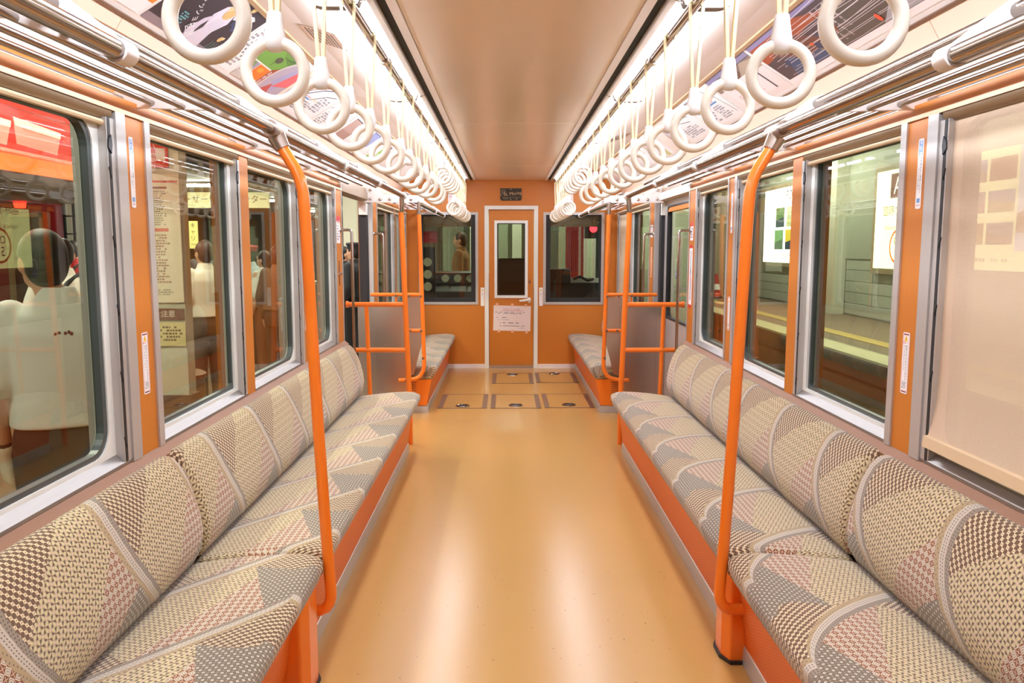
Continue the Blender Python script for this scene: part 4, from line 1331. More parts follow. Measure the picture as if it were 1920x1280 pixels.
for i, (x, y) in enumerate(((-.9, 12.2), (1.6, 12.6), (-.6, 13.9), (1.7, 14.2))):  # added lamps, brighten what the end windows show
    tube_light(x, x + 1.0, y, y + .09, 3.0, ('added fill tube beyond the cab windscreen, nearer one on the platform side', 'added fill tube beyond the cab windscreen, nearer one on the track side', 'added fill tube before the far pilasters on the platform side', 'added fill tube before the far pilasters on the track side')[i], 'added tubes beyond the cab', M_TUBE)
# red shop front facing the train's rear
shop = struct('wall_shop', MB().box(-13.5, -9.85, 15.9, 16.2, PF, 2.2).box(-9.22, -8.85, 15.9, 16.2, PF, 2.2).box(-9.85, -9.22, 15.9, 16.2, 1.95, 2.2), M_REDW)
MB().box(-9.9, -9.84, 15.84, 16.0, PF, 2.02).box(-9.24, -9.18, 15.84, 16.0, PF, 2.02).box(-9.9, -9.18, 15.84, 16.0, 1.94, 2.02).build('door_frame', M_WOODF, shop)
MB().box(-9.84, -9.24, 15.95, 15.98, PF, 1.94).build('door_leaf', mat('shop_door', '6b1c1a', .3), shop)
t = thing('spot_lamp', 'red glowing lamp under the soffit before the red shop wall', 'lamp', (-9.2, 15.2, 2.1))
MB().lathe([(0, 0), (.09, 0), (.11, .1), (0, .1)], (-9.2, 15.2, 2.08), 14).build('lamp', mat('red_glow', 'ff2a1a', .5, emit=6), t)
# lattice window beyond the red wall, right of it
t = thing('lattice_screen', 'black lattice screen with pale panes beyond the red shop wall', 'screen', (-8.2, 16.1, .5))
MB().box(-8.84, -7.4, 16.05, 16.1, PF, 2.2).build('panes', mat('lattice_pane', 'd6d2bd', .4, emit=.25), t)
for i in range(9): MB().box(-8.84 + i * .18, -8.815 + i * .18, 15.99, 16.05, PF, 2.2).build('lattice_bar', M_BLK, t)
for i in range(6): MB().box(-8.84, -7.4, 15.99, 16.05, .2 + i * .35, .225 + i * .35).build('lattice_bar', M_BLK, t)
# red hanging banner with a printed train front
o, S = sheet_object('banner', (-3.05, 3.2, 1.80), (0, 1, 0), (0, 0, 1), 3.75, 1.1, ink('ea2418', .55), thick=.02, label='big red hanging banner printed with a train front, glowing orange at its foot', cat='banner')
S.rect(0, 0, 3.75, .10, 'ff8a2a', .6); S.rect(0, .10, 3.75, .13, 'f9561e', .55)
for u0, u1 in ((.95, 1.68), (1.78, 2.22)):
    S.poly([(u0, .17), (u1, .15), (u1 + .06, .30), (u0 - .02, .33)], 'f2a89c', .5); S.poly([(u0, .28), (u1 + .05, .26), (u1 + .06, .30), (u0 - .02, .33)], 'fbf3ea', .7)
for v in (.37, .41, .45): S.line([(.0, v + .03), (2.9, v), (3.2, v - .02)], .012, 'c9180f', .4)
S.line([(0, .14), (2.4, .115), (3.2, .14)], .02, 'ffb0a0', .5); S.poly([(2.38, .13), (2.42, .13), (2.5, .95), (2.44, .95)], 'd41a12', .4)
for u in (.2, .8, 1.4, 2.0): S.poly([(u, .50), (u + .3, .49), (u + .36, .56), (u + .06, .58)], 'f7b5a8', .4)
S.build(o)
# column with the timetable
t = thing('station_column', 'pale column carrying a timetable and a caution notice on the platform', 'column', (-2.49, 6.1, PF))
MB().box(-2.73, -2.49, 6.02, 6.16, PF, 3.0).build('shaft', M_COLUMN, t)
MB().box(-2.75, -2.47, 6.0, 6.18, PF, .22).build('plinth', M_BROWN, t)
o, S = sheet_object('timetable', (-2.74, 6.005, .93), (1, 0, 0), (0, 0, 1), .25, .95, ink('e9e2c8'), label='tall white timetable with red bands on the pale column', cat='timetable', thick=.012)
S.rect(.01, .89, .24, .905, 'cf4a3a'); S.rect(.01, .845, .16, .86, '7a3a34'); S.rect(.01, .53, .16, .555, 'd86a5c'); S.dashes(.015, .57, .15, .83, 16, '8a857a', seed=60, fill=.9); S.dashes(.015, .14, .15, .51, 18, 'a07a70', seed=61, fill=.9)
S.rect(.006, .14, .012, .52, 'd05a6a'); S.dashes(.02, .05, .2, .1, 3, '8f8a80', seed=62); S.build(o)
o, S = sheet_object('notice', (-2.74, 6.005, 1.93), (1, 0, 0), (0, 0, 1), .18, .42, ink('d8402e'), label='red notice with white upright script high on the pale column', cat='notice', thick=.01)
S.text('あじさい電車', .06, .37, .07, 'ffffff', vertical=True); S.rect(.09, .05, .16, .14, 'efe9dc'); S.build(o)
o, S = sheet_object('notice', (-2.735, 6.005, .80), (1, 0, 0), (0, 0, 1), .24, .085, ink('7a5340'), label='brown caution strip below the timetable', cat='notice', thick=.008)
S.text('注意', .12, .042, .055, 'f2e8d6'); S.build(o)
o, S = sheet_object('notice', (-2.70, 6.005, .60), (1, 0, 0), (0, 0, 1), .21, .18, ink('e2d39a'), label='yellow notice with small print under the brown caution strip', cat='notice', thick=.008)
S.dashes(.02, .03, .19, .15, 5, '6b5c3c', seed=63); S.build(o)
# carry service sign and counter
o, S = sheet_object('sign', (-5.25, 12.0, 1.93), (1, 0, 0), (0, 0, 1), 1.66, .23, ink('efe6b4', .45), label='long cream service counter sign over the crowd', cat='sign', thick=.05)
S.text('キャリーサービスカウンター', .83, .12, .125, '6a5a34'); S.build(o)
o, S = sheet_object('sign', (-4.72, 11.8, 1.33), (1, 0, 0), (0, 0, 1), .13, .40, ink('e9dc8a', .3), label='narrow yellow upright sign below the cream counter sign', cat='sign', thick=.03)
S.text('キャリー', .065, .33, .085, '4a4026', vertical=True); S.build(o)
t = thing('service_counter', 'grey green service counter behind the people', 'counter', (-4.1, 12.3, PF))
MB().box(-4.9, -3.0, 12.1, 12.6, PF, .78).build('body', mat('counter_green', '7f8a72', .5), t)
MB().box(-4.95, -2.95, 12.05, 12.65, .78, .83).build('worktop', mat('counter_top', 'c8c2a6', .4), t)
t = thing('waste_bin', 'round brown bin standing by the pale column', 'bin', (-2.75, 5.4, PF))
MB().lathe([(0, 0), (.17, 0), (.20, .02), (.20, .55), (.215, .56), (.215, .60), (.18, .62), (0, .62)], (-2.78, 6.55, PF), 20).build('barrel', mat('bin_brown', '8c6a4c', .5), t, smooth=True)
MB().lathe([(0, 0), (.13, 0), (.13, .01), (0, .01)], (-2.78, 6.55, PF + .62), 16).build('opening', M_BLK, t)
t = thing('station_column', 'broad cream column seen through the open doorway', 'column', (-2.7, 13.6, PF))
MB().box(-2.80, -2.58, 13.5, 13.8, PF, 3.0).build('shaft', M_COLUMN, t)
MB().box(-2.83, -2.55, 13.47, 13.83, PF, .1).build('plinth', M_BROWN, t)
o, S = sheet_object('board', (-2.95, 15.0, .9), (1, 0, 0), (0, 0, 1), .55, 1.9, ink('f2efe8', .8), label='bright white lit board behind the two people at the doorway', cat='board', thick=.08)
S.dashes(.05, 1.2, .5, 1.8, 8, 'c9c4c8', seed=64, emit=.4); S.build(o)

# ---- track side
struct('track_bed', MB().box(1.37, 5.0, -3, 40, -1.25, -1.15), M_TRACK)
tr = bpy.data.objects['track_bed']
for x in (2.35, 3.80):
    MB().prism([(x - .06, -1.15), (x + .06, -1.15), (x + .03, -1.13), (x + .02, -1.04), (x + .035, -1.0), (x - .035, -1.0), (x - .02, -1.04), (x - .03, -1.13)], -3, 40).build('rail', M_RAIL, tr)
for i in range(28):
    MB().box(1.9, 4.25, 2 + i * 1.2, 2.25 + i * 1.2, -1.17, -1.13).build('sleeper', mat('sleeper', '5c4a38', .9), tr)
p2 = struct('platform_opposite', MB().box(5.0, 8.2, -3, 40, -1.25, -.22), mat('opposite_floor', '6e5d48', .7, noise=.15, nscale=2))
MB().box(4.96, 5.42, -3, 40, -.22, -.19).build('edge_slab', mat('edge_slab', 'b9b58c', .7, noise=.08, nscale=4), p2)
MB().box(5.95, 6.25, -3, 40, -.22, -.212).build('tactile_strip', mat('tactile_strip_yellow', 'b39a4c', .7), p2)
MB().box(4.94, 5.0, -3, 40, -.5, -.22).build('edge_face', mat('edge_face', '5a5040', .8), p2)
ws = struct('wall_station', MB().box(8.06, 8.3, -3, 40, -.25, 4.2), M_STW)
for r_ in range(5):
    for c in range(12):
        y0 = 4 + c * 3.0 + (r_ % 2) * 1.5
        MB().box(8.02, 8.06, y0 + .015, y0 + 2.985, -.2 + r_ * .26 + .012, -.2 + (r_ + 1) * .26).build('wall_panel', M_STW, ws)
MB().box(8.0, 8.06, 3, 40, 1.1, 4.2).build('upper_cladding', mat('upper_cladding', 'b2b6a6', .6, noise=.04, nscale=2), ws)
for y, wd, c in ((18.9, .34, 'd9dccb'), (26.3, .5, 'c9ccb8'), (27.2, .2, 'b5b49a'), (14.9, .2, 'b5b49a')):
    MB().box(7.7, 8.0, y, y + wd, -.22, 4.2).build('wall_post', mat('post_' + c, c, .5), ws)
MB().box(7.85, 7.93, 25.6, 25.7, -.2, 4.2).build('drain_pipe', mat('pipe_tan', 'b08f62', .5), ws)
struct('canopy', MB().box(1.45, 8.4, -3, 40, 4.2, 4.35), M_SOFF)
for i, y in enumerate((5.0, 9.0, 13.0, 17.5, 22.0, 27.0, 32.0)):  # added lamps, light the wall across the track
    tube_light(6.5, 6.62, y, y + 2.2, 3.9, 'fill tube added under the canopy over the opposite platform, %s from the near end' % ORD[i], 'added canopy tubes', M_TUBE2)
def lightbox(y0, y1, z0, z1, col, label):
    """backlit board on the far wall; u runs to the viewer's right, i.e. towards smaller y"""
    t = thing('light_board', label, 'sign', (7.96, (y0 + y1) / 2, z0))
    MB().box(7.92, 8.02, y0 - .12, y1 + .12, z0 - .12, z1 + .12).build('case', mat('board_case', 'a89a7e', .5), t)
    o, S = sheet_object('face', (7.915, y1, z0), (0, -1, 0), (0, 0, 1), y1 - y0, z1 - z0, ink(col, BOX), parent=t)
    return t, S, y1 - y0, z1 - z0
E_ = BOX
t, S, w_, h_ = lightbox(28.9, 34.5, .86, 3.3, 'a9e08c', 'backlit green meadow board with blue sky on the far wall')
S.rect(0, 1.75, w_, h_, 'a9cdf2', E_); S.poly([(0, 1.6), (1.5, 2.0), (3, 1.75), (w_, 2.05), (w_, 1.4), (0, 1.4)], '7cc46a', E_); S.rect(0, 0, w_, 1.45, '5fd46a', E_)
S.disc(3.6, 1.5, .7, 'd2efc0', .16, E_); S.text('箱根の緑', 3.6, .75, .5, 'f4fff0', emit=E_); S.dashes(2.9, .25, 4.9, .5, 2, 'e2fbe0', seed=70, emit=E_); S.build(t)
t, S, w_, h_ = lightbox(19.65, 24.75, .93, 3.07, 'fdfdf4', 'backlit white art museum board with four small pictures on the far wall')
S.text('POLA  MUSEUM', 3.15, 1.90, .37, '4a4a48', emit=.6, sx=1.0); S.text('OF  ART', 4.72, .98, .33, '4a4a48', rot=-PI / 2, emit=.6)
for u, v, c1, c2 in ((1.05, 1.02, '6f8f5a', '4a5f66'), (1.95, 1.02, 'cdd6b4', 'd9dca0'), (1.0, .38, '6aa862', '3f6a46'), (1.9, .38, 'f0d648', '3a4a5c')):
    S.rect(u, v, u + .72, v + .56, c1, .7); S.poly([(u, v), (u + .72, v), (u + .72, v + .3), (u, v + .2)], c2, .6)
S.poly([(2.35, .38), (2.62, .38), (2.62, .7)], 'd8402e', .7); S.rect(2.9, .40, 4.15, 1.6, '6a7888', .7); S.rect(2.9, 1.35, 4.15, 1.6, 'a9c6e6', .8); S.poly([(2.9, 1.3), (3.4, 1.45), (4.15, 1.3), (4.15, 1.0), (2.9, 1.0)], '4e5c78', .6)
S.poly([(3.2, .4), (3.95, .4), (3.85, .75), (3.9, 1.1), (3.3, 1.1), (3.3, .7)], 'e8dcbc', .9); S.dashes(.4, .12, 2.6, .24, 2, 'd9d9cc', seed=71, emit=.8); S.build(t)
t, S, w_, h_ = lightbox(15.15, 17.3, .92, 2.95, 'f6f2b4', 'backlit pale yellow station board numbered OH 51')
S.rect(.62, 1.45, 1.15, 1.95, '6e4436', .6); S.text('A', .92, 1.68, .5, 'fbf6ea', emit=1); S.text('臨時ホーム', .95, 1.18, .24, '8a8058', emit=.7); S.text('Hakone-Yumoto', .95, .85, .15, 'b0a676', emit=.8)
S.ring(1.05, .46, .36, .05, 'ee7a3a', .9, ry=.36); S.text('OH', 1.05, .57, .24, '5a5648', emit=.6); S.text('51', 1.05, .33, .28, '5a5648', emit=.6); S.build(t)
t, S, w_, h_ = lightbox(9.2, 14.4, .98, 2.95, 'efe6b8', 'backlit board of landscape pictures behind the drawn blind')
S.rect(1.9, .32, w_, h_, 'b9b6d4', E_); S.poly([(1.9, .9), (2.6, 1.15), (3.4, .85), (w_, .95), (w_, .6), (1.9, .6)], 'b98a62', .8); S.poly([(2.1, .55), (3.6, .55), (3.6, .8), (2.85, .98), (2.1, .78)], 'f0e6d8', 1); S.poly([(2.05, .78), (2.85, 1.02), (3.7, .78)], 'c26a5a', .8)
for i in range(4): S.rect(2.2 + i * .33, .57, 2.45 + i * .33, .74, 'a08a90', .6)
for r_ in range(3):
    for c in range(2):
        u, v = .35 + c * .78, .42 + r_ * .52
        S.rect(u, v, u + .7, v + .36, ('c28a5c', 'b0a0b0', 'a99fc4')[(r_ + c) % 3], .8); S.poly([(u, v), (u + .7, v), (u + .7, v + .15), (u, v + .2)], ('c8a84a', 'a86a4a', 'b58a6a')[(r_ + 2 * c) % 3], .8)
S.dashes(.5, .1, 1.9, .2, 1, 'c9b878', seed=72, emit=.8); S.build(t)
for x, y, nm in ((6.6, 25.2, 'standing on the opposite platform before the green board'), (6.9, 22.9, 'standing on the opposite platform left of the museum board')):
    t = thing('traffic_cone', 'red white traffic cone ' + nm, 'cone', (x, y, -.22))
    MB().box(x - .22, x + .22, y - .22, y + .22, -.22, -.18).build('foot', M_BLK, t)
    MB().lathe([(0, 0), (.17, 0), (.04, .72), (0, .72)], (x, y, -.18), 16).build('cone', mat('cone_red', 'b8322a', .5), t, smooth=True, angle=30)
    MB().lathe([(.130, .22), (.137, .22), (.101, .40), (.094, .40)], (x, y, -.18), 16).build('white_band', M_WHITE, t, smooth=True, angle=30)

# ---- driver's cab in front
CY0, CY1 = YE + .04, YE + 1.75
M_CAB = mat('cab_grey', '565a52', .5)
M_CABD = mat('cab_dark', '1c1e1f', .45)
cab = struct('wall_cab', MB().box(-1.30, -1.24, CY0, CY1, 0, .8).box(-1.30, -1.24, CY0, CY1, 1.7, 2.3).box(-1.30, -1.24, CY0 + .9, CY1, .8, 1.7).box(1.24, 1.30, CY0, CY1, 0, .8).box(1.24, 1.30, CY0, CY1, 1.7, 2.3)
             .box(-1.3, 1.3, CY1, CY1 + .06, 0, .85).box(-1.3, 1.3, CY1, CY1 + .06, 1.78, 2.3).box(-.42, -.34, CY1, CY1 + .06, .8, 1.8).box(.34, .42, CY1, CY1 + .06, .8, 1.8), M_CAB)
MB().box(-1.3, 1.3, CY0, CY1, 2.15, 2.2).build('cab_roof', M_CAB, cab)
MB().box(-1.3, 1.3, CY1 + .02, CY1 + .026, .85, 1.78).build('windscreen', M_GLASSD, cab)
t = thing('driver_desk', 'dark driver desk with gauges behind the end windows', 'desk', (0, CY1 - .3, 0))
MB().prism([(CY1 - .62, 0), (CY1 - .62, .80), (CY1 - .25, .88), (CY1 - .22, 1.02), (CY1, 1.04), (CY1, 0)], -1.2, -.05, 'x').build('desk', M_CABD, t, bevel=.01)
MB().prism([(CY1 - .35, 0), (CY1 - .35, .90), (CY1, .95), (CY1, 0)], .36, 1.2, 'x').build('side_desk', M_CABD, t, bevel=.01)
for i in range(3): MB().lathe([(0, 0), (.05, 0), (.05, -.02), (.042, -.022), (0, -.022)], (-.85 + i * .16, CY1 - .235, .95), 16, 'y').build('gauge', mat('gauge_face', 'b9c4a4', .4), t)
for i in range(3):
    MB().tube([(-.78 + i * .22, CY1 - .45, .84), (-.78 + i * .22, CY1 - .47, .93)], .012, 8).build('lever', M_CHR, t)
MB().box(.45, .75, CY1 - .6, CY1 - .3, .9, 1.08).build('radio_box', M_CABD, t, bevel=.01)
MB().tube([(.8, CY1 - .4, .95), (.88, CY1 - .42, .98), (.98, CY1 - .46, .93), (1.05, CY1 - .44, .95)], .018, 8).build('handset', M_BLK, t, smooth=True)
t = thing('pedestal_chair', 'dark grey driver seat seen through the cab door window', 'seat', (.05, CY0 + .7, 0))
MB().prism([(CY0 + .55, .95), (CY0 + .60, 1.22), (CY0 + .66, 1.22), (CY0 + .63, .75), (CY0 + .58, .72)], -.16, .22, 'x').build('backrest', mat('seat_vinyl', '343836', .5), t, bevel=.02)
MB().box(-.18, .24, CY0 + .58, CY0 + .98, .62, .72).build('seat', MATS['seat_vinyl'], t, bevel=.03)
MB().tube([(.03, CY0 + .78, .62), (.03, CY0 + .78, 0)], .04, 10).build('pedestal', M_CABD, t)
t = thing('gauge_column', 'row of three pale round dials behind the platform-side end window', 'gauge', (-1.0, CY0 + .3, 1.0))
MB().box(-1.06, -.88, CY0 + .30, CY0 + .36, .75, 1.35).build('backplate', M_CABD, t)
for i in range(3): MB().lathe([(0, 0), (.05, 0), (.05, -.012), (0, -.014)], (-.965, CY0 + .30, .90 + i * .14), 16, 'y').build('dial', MATS['gauge_face'], t)
o, S = sheet_object('notice', (-1.05, CY0 + .30, 1.40), (1, 0, 0), (0, 0, 1), .20, .13, ink('c02a3a'), label='red card above the dials behind the platform-side end window', cat='card')
# beyond the windscreen
t = thing('signal', 'red signal lamp on a post beyond the track-side end window', 'signal', (1.15, 11.6, 0))
MB().tube([(1.30, 11.8, -1.1), (1.30, 11.8, 2.0)], .04, 8).build('post', M_CABD, t)
MB().box(1.08, 1.32, 11.6, 11.75, 1.48, 1.74).build('head', M_CABD, t)
MB().lathe([(0, 0), (.055, 0), (.055, -.02), (0, -.03)], (1.20, 11.6, 1.62), 16, 'y').build('lens', mat('signal_red', 'ff2a3a', .4, emit=9), t)
t = thing('fence', 'white barred fence beyond the track-side end window', 'fence', (1.9, 13, 0))
for i in range(16): MB().box(1.22 + i * .13, 1.25 + i * .13, 13.0, 13.03, -.2, 1.55).build('bar', M_WHITE, t)
for z in (-.1, .65, 1.5): MB().box(1.2, 3.3, 13.03, 13.06, z, z + .05).build('rail', M_WHITE, t)
o, S = sheet_object('banner', (.86, 12.4, -.4), (1, 0, 0), (0, 0, 1), .28, 2.4, ink('b02a34', .15), label='dull red upright band standing in for a train side beyond the track-side end window', cat='banner', thick=.02)  # flat red panel stands in for the side of a red train
S.rect(.20, 0, .24, 2.4, 'd9b0a8', .2); S.build(o)
bk = struct('wall_buffer', MB().box(-1.25, 3.4, 15.0, 15.2, -1.2, 3.2), mat('buffer_wall', 'b9bfa6', .7))
for i, (x, c) in enumerate(((-1.0, '6a705c'), (-.72, 'd9dcc4'), (-.45, 'a9a07e'), (-.2, '8f9a82'), (.05, 'cfd3bd'), (.3, 'b59a62'), (.52, '7d8a74'), (.72, '4f5349'))):
    MB().box(x, x + .17, 14.6 - .05 * (i % 2), 15.0, -1.2, 3.2).build('pilaster', mat('pilaster_' + c, c, .6), bk)
# ================================================================== PEOPLE
def fuse(parts_mb, name, material, parent, voxel, smooth=6):
    me = bpy.data.meshes.new(name)
    me.from_pydata([tuple(p) for p in parts_mb.v], [], parts_mb.f)
    o = bpy.data.objects.new(name, me)
    COL.objects.link(o)
    r = o.modifiers.new('r', 'REMESH'); r.mode = 'VOXEL'; r.voxel_size = voxel
    if smooth:
        sm = o.modifiers.new('s', 'SMOOTH'); sm.iterations = smooth; sm.factor = .5
    bpy.context.view_layer.update()
    m2 = bpy.data.meshes.new_from_object(o.evaluated_get(bpy.context.evaluated_depsgraph_get()))
    m2.name = name
    bpy.data.objects.remove(o); bpy.data.meshes.remove(me)
    m2.materials.clear(); m2.materials.append(material)
    m2.polygons.foreach_set('use_smooth', [True] * len(m2.polygons))
    o = bpy.data.objects.new(name, m2)
    COL.objects.link(o)
    o.parent = parent
    return o
def limb(mb, pts, rs, n=12):
    # rounded, tapering limb with extra rings along each bone
    P, Rr = [], []
    for i in range(len(pts) - 1):
        for k in range(4):
            t = k / 4
            P.append(Vector(pts[i]).lerp(Vector(pts[i + 1]), t)); Rr.append(rs[i] * (1 - t) + rs[i + 1] * t)
    P.append(Vector(pts[-1])); Rr.append(rs[-1])
    mb.tube(P, Rr, n)
    for p, r in zip(pts, rs): mb.ball(p, r * .99, n=n, m=8)
def loft(mb, rings, n=20):
    """horizontal ellipses (x, y, z, rx, ry)"""
    vs, fs = [], []
    for x, y, z, rx, ry in rings:
        for k in range(n):
            q = 2 * PI * k / n
            c, s_ = math.cos(q), math.sin(q)
            e = .85
            vs.append((x + rx * math.copysign(abs(c) ** e, c), y + ry * math.copysign(abs(s_) ** e, s_), z))
    for i in range(len(rings) - 1):
        for k in range(n):
            fs.append((i * n + k, i * n + (k + 1) % n, (i + 1) * n + (k + 1) % n, (i + 1) * n + k))
    fs.append(tuple(range(n - 1, -1, -1))); fs.append(tuple(range((len(rings) - 1) * n, len(rings) * n)))
    mb.add(vs, fs)
def hand(mb, wr, dn, side, k=1.0, curl=.5):
    """palm, four unequal bent fingers and a thumb; dn: direction of the hand, side: towards the thumb"""
    dn = Vector(dn).normalized(); side = Vector(side); side = (side - dn * side.dot(dn)).normalized()
    nrm = dn.cross(side)
    wr = Vector(wr)
    limb(mb, [wr, wr + dn * .05 * k, wr + dn * .085 * k], [.024 * k, .027 * k, .025 * k], 10)
    for i in (-1, 1): limb(mb, [wr + dn * .03 * k + side * .012 * i * k, wr + dn * .088 * k + side * .026 * i * k], [.018 * k, .014 * k], 8)
    for i, L in enumerate((.068, .076, .071, .056)):
        b = wr + dn * .088 * k + side * (.031 - .0205 * i) * k
        p1 = b + (dn * math.cos(curl * .6) + nrm * math.sin(curl * .6)) * L * .5 * k
        p2 = p1 + (dn * math.cos(curl * 1.5) + nrm * math.sin(curl * 1.5)) * L * .3 * k
        p3 = p2 + (dn * math.cos(curl * 2.2) + nrm * math.sin(curl * 2.2)) * L * .22 * k
        limb(mb, [b, p1, p2, p3], [.0095 * k, .0088 * k, .008 * k, .0068 * k], 8)
    b = wr + dn * .025 * k + side * .025 * k
    limb(mb, [b, b + (dn * .7 + side * .7) * .038 * k, b + (dn * .9 + side * .55 + nrm * .3) * .068 * k], [.014 * k, .0105 * k, .008 * k], 8)
def person(label, x, y, face, H, skin='d9a686', top='efefea', bottom='2a2624', hair='1c1614', voxel=.011, sleeves='short', z=PF, arms=None,
           long_hair=False, skirt=False, cap=None, turn=0.0, hx=0.0, lean=0.0, bag=None, glove=None, coat=False, apron=None):
    t = thing('person', label, 'person', (x, y, z), None)
    t.rotation_euler = (0, 0, face)
    t.scale = (H / 1.72,) * 3
    ms = lambda n, c, r=.6: mat(n + '_' + c, c, r)
    arms = arms or {}
    sh = {-1: (-.178, 0, 1.405), 1: (.178, 0, 1.405)}
    el = {-1: arms.get('le', (-.235, -.03, 1.125)), 1: arms.get('re', (.235, -.03, 1.125))}
    wr = {-1: arms.get('lw', (-.245, .05, .89)), 1: arms.get('rw', (.245, .05, .89))}
    # --- one continuous body
    b = MB()
    loft(b, [(0, 0, .84, .15, .10), (0, -.01, .93, .165, .115), (0, 0, 1.05, .135, .09), (0, .005, 1.2, .15, .10), (0, .0, 1.32, .165, .105), (0, -.005, 1.40, .15, .085), (0, -.005, 1.45, .08, .06)])
    limb(b, [(0, -.008, 1.42), (hx * .6, .0, 1.50), (hx, .012, 1.55)], [.06, .052, .05])
    ct, st_ = math.cos(turn), math.sin(turn)
    def hd(p): return (hx + p[0] * ct - p[1] * st_, p[0] * st_ + p[1] * ct + .01, p[2])
    hm = MB()
    hm.ball((0, 0, 1.615), .073, .092, .105, 20, 14)
    hm.ball((0, .035, 1.553), .05, .055, .055, 16, 10)
    hm.ball((0, .055, 1.525), .028, .03, .026, 12, 8)
    limb(hm, [(0, .086, 1.625), (0, .106, 1.588), (0, .098, 1.580)], [.008, .013, .013], 8)
    for k in (-1, 1):
        hm.ball((k * .075, -.008, 1.598), .013, .02, .032, 10, 8)
        hm.ball((k * .03, .078, 1.640), .026, .016, .008, 10, 8)
        hm.ball((k * .038, .062, 1.585), .022, .022, .022, 10, 8)
    hm.ball((0, .086, 1.556), .022, .012, .007, 10, 6)
    b.add([hd(p) for p in hm.v], hm.f)
    for k in (-1, 1):
        limb(b, [sh[k], el[k], wr[k]], [.052, .042, .028])
        d_ = Vector(wr[k]) - Vector(el[k])
        hand(b, wr[k], d_, (0, 1, 0) if abs(d_.normalized().y) < .8 else (-k, 0, 0), 1.0, .55)
        limb(b, [(k * .09, 0, .90), (k * .095, .01, .48), (k * .10, -.01, .09)], [.088, .056, .04])
        limb(b, [(k * .10, -.03, .05), (k * .105, .10, .035), (k * .107, .17, .028)], [.042, .036, .028])
    body = fuse(b, 'body', ms('skin', skin, .5), t, voxel, 3)
    # face details
    for k in (-1, 1):
        e = MB(); e.ball((0, 0, 0), .0125, .007, .007, 10, 7)
        o = e.build('eye', ms('eye', '2a1c18', .2), None, smooth=True); o.parent = t; o.location = hd((k * .031, .083, 1.618))
    e = MB(); e.ball((0, 0, 0), .022, .006, .0035, 10, 7)
    o = e.build('mouth', ms('lips', 'a85a4e', .5), None, smooth=True); o.parent = t; o.location = hd((0, .098, 1.553))
    # hair
    h = MB()
    hh = MB()
    hh.ball((0, -.014, 1.635), .083, .096, .098, 20, 14)
    hh.ball((0, -.035, 1.60), .078, .075, .095, 18, 12)
    if long_hair: limb(hh, [(0, -.06, 1.62), (0, -.085, 1.48), (0, -.09, 1.32)], [.085, .075, .05])
    h.add([hd(p) for p in hh.v], hh.f)
    fuse(h, 'hair', ms('hair', hair, .55), t, max(voxel, .009), 2)
    # upper garment
    g = MB()
    hem = .55 if coat else .985
    rings = [(0, 0, hem, .19, .15), (0, 0, hem + .04, .186, .14), (0, 0, 1.10, .174, .130), (0, .0, 1.22, .182, .132), (0, -.004, 1.34, .192, .128), (0, -.006, 1.41, .165, .10), (0, -.006, 1.455, .09, .075)]
    loft(g, rings, 24)
    for k in (-1, 1):
        s0, e0, w0 = Vector(sh[k]), Vector(el[k]), Vector(wr[k])
        if sleeves == 'short':
            limb(g, [s0 + Vector((-k * .02, 0, .0)), s0.lerp(e0, .5), s0.lerp(e0, .86)], [.064, .067, .071])
        else:
            limb(g, [s0 + Vector((-k * .02, 0, .0)), e0, e0.lerp(w0, .95)], [.072, .058, .043])
    garment = fuse(g, 'shirt' if not coat else 'dress', ms('cloth', top, .85), t, max(voxel, .010), 5)
    cl = MB()
    loft(cl, [(0, -.004, 1.43, .105, .085), (0, -.006, 1.465, .078, .074), (0, -.004, 1.50, .066, .066), (0, -.004, 1.51, .060, .060)], 20)
    cl.build('collar', ms('cloth', top, .85), t, smooth=True).location = (0, 0, 0)
    # lower garment and shoes
    if not coat:
        g = MB()
        if skirt:
            loft(g, [(0, 0, .42, .22, .19), (0, 0, .6, .205, .17), (0, 0, .9, .18, .135), (0, 0, 1.03, .155, .115)])
        else:
            loft(g, [(0, 0, .80, .175, .125), (0, -.008, .92, .185, .135), (0, 0, 1.0, .168, .122), (0, 0, 1.03, .163, .12)])
            for k in (-1, 1): limb(g, [(k * .088, 0, .88), (k * .095, .01, .48), (k * .10, -.01, .10)], [.10, .074, .066])
        fuse(g, 'skirt' if skirt else 'trousers', ms('cloth', bottom, .85), t, max(voxel, .011), 3)
        if not skirt:
            bm_ = MB(); loft(bm_, [(0, 0, 1.005, .176, .130), (0, 0, 1.04, .174, .128)], 24)
            bm_.build('belt', M_BLK, t, smooth=True).location = (0, 0, 0)
    g = MB()
    for k in (-1, 1): limb(g, [(k * .10, -.045, .045), (k * .105, .10, .04), (k * .107, .18, .033)], [.047, .043, .035])
    for k in (-1, 1):
        g1 = MB(); limb(g1, [(k * .10, -.045, .047), (k * .105, .10, .043), (k * .107, .18, .037)], [.047, .043, .036])
        g1.build('shoe', M_BLK, t, smooth=True).location = (0, 0, 0)
    if cap:
        c = MB()
        cc = MB()
        cc.lathe([(0, .0), (.088, .0), (.09, .03), (.105, .055), (.10, .075), (0, .085)], (0, -.008, 1.655), 20, 'z', 1.12)
        cc.prism([(-.07, .06), (-.05, .135), (0, .155), (.05, .135), (.07, .06)], 1.655, 1.664, 'z')
        c.add([hd(p) for p in cc.v], cc.f)
        c.build('cap', ms('cap', cap, .6), t, smooth=True).location = (0, 0, 0)
    if bag:
        c = MB()
        c.tube([(-.13, -.13, 1.02), (-.10, -.14, 1.2), (.04, -.115, 1.40), (.10, -.03, 1.455), (.10, .06, 1.42), (-.02, .13, 1.2), (-.14, .10, 1.0)], .018, 8)
        c.build('bag_strap', ms('bag', bag, .6), t, smooth=True).location = (0, 0, 0)
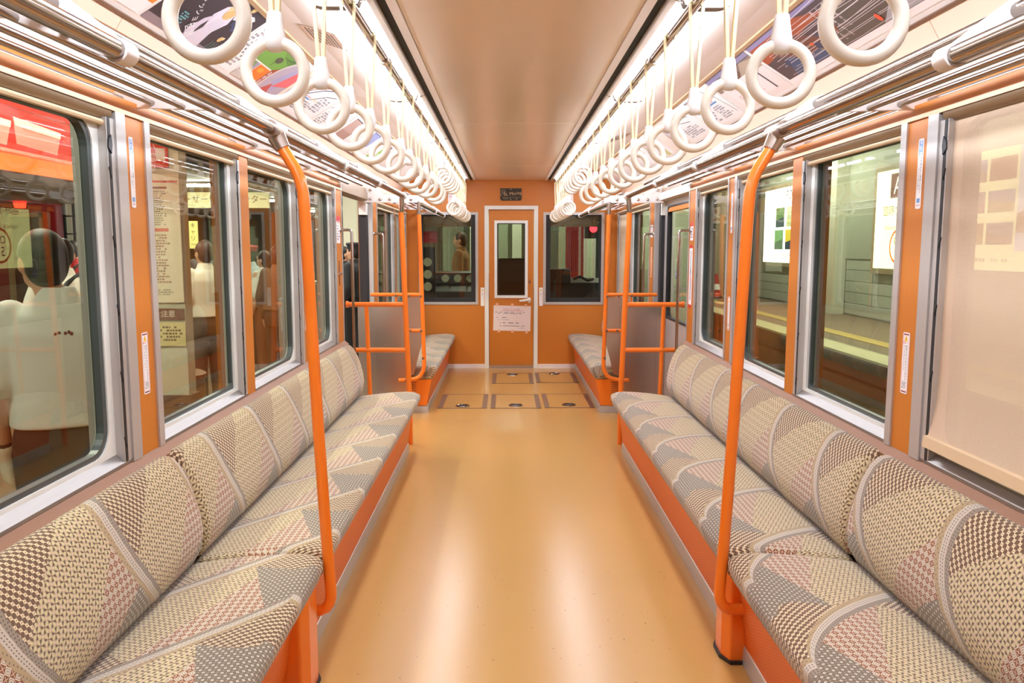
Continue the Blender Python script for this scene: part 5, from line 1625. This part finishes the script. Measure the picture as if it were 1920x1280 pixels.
    if glove:
        k = -1
        g = MB()
        d_ = (Vector(wr[k]) - Vector(el[k])).normalized()
        hand(g, Vector(wr[k]) + d_ * .005, d_, (0, 1, 0), 1.28, .75)
        limb(g, [Vector(wr[k]) - d_ * .02, Vector(wr[k]) + d_ * .03], [.040, .036])
        fuse(g, 'glove', ms('glove', glove, .9), t, .007, 2)
        c = MB().tube([Vector(wr[k]) - d_ * .045, Vector(wr[k]) - d_ * .012], [.037, .035], 14)
        c.build('wrist_band', M_BLK, t, smooth=True).location = (0, 0, 0)
    for ch in t.children:
        if ch.name.split('.')[0] not in ('eye', 'mouth'): ch.location = (0, 0, 0)
    return t
att = person('station attendant with white short sleeved shirt and one pale glove, back to the train window', -1.76, 3.02, .52, 1.70, top='e9ede8', bottom='2b211d', hair='1a1614',
       voxel=.0075, glove='e9e2cc', turn=.45, hx=-.045, arms={'le': (-.232, -.03, 1.12), 'lw': (-.205, .04, .885), 're': (.215, .08, 1.14), 'rw': (.12, .28, 1.06)})
e = MB()
for i, (u, v) in enumerate(((-.02, 0), (-.008, .004), (.012, .002), (.024, .006), (.032, 0))): e.box(u, u + .009, -.1305, -.1265, 1.335 + v, 1.347 + v)
e.build('shirt_emblem', ink('7a3a34'), att).location = (0, 0, 0)
person('person in a white shirt with a black strap across the back beside the attendant', -3.35, 5.95, .35, 1.70, top='efebe2', bottom='6b5640', bag='24221f')
person('person in a red shirt with a slung bag strap before the lattice screen', -5.45, 10.0, .2, 1.72, top='d8222a', bottom='7d6248', bag='4a3524', hair='2a1d1a')
person('person in a white T-shirt with brown trousers past the pale column', -3.0, 7.8, .9, 1.70, top='f0e6d6', bottom='5a4434', hair='4a2e22')
person('person in a dark suit queueing at the service counter', -4.15, 10.9, .1, 1.74, top='3a3a3c', bottom='2c2a2a', sleeves='long')
person('person in a grey jacket standing at the service counter', -3.75, 11.2, -.2, 1.70, top='6a6a66', bottom='3a3632', sleeves='long', hair='3a2a22')
person('woman in a white blouse seen beyond the thin pillar', -3.05, 9.9, 1.2, 1.60, top='f4efe6', bottom='7a4c36', long_hair=True, hair='3a2018')
person('person in a pale blue shirt with a red cap beyond the thin pillar', -3.45, 10.6, .5, 1.66, top='c3ccd0', bottom='4a4a44', cap='c23a34')
person('person in brown clothes seen through the window by the door', -2.6, 8.9, -.3, 1.66, top='7d5a44', bottom='4a382c', hair='2c1c16', sleeves='long')
person('person in black with a peaked cap standing beyond the open doorway', -2.11, 10.8, 1.25, 1.70, top='1c1b1e', bottom='141416', cap='25242a', sleeves='long', arms={'re': (.24, .0, 1.13), 'rw': (.06, .24, 1.10)})
person('person in black with bare forearm standing left of the peaked cap', -2.38, 11.4, -1.0, 1.66, top='1a191c', bottom='161618', sleeves='short')
person('person in brown clothes dimly seen through the platform-side end window', -.74, 12.0, 1.4, 1.72, top='8a5f3a', bottom='5a4030', hair='2a1a12', sleeves='long', z=-.15)
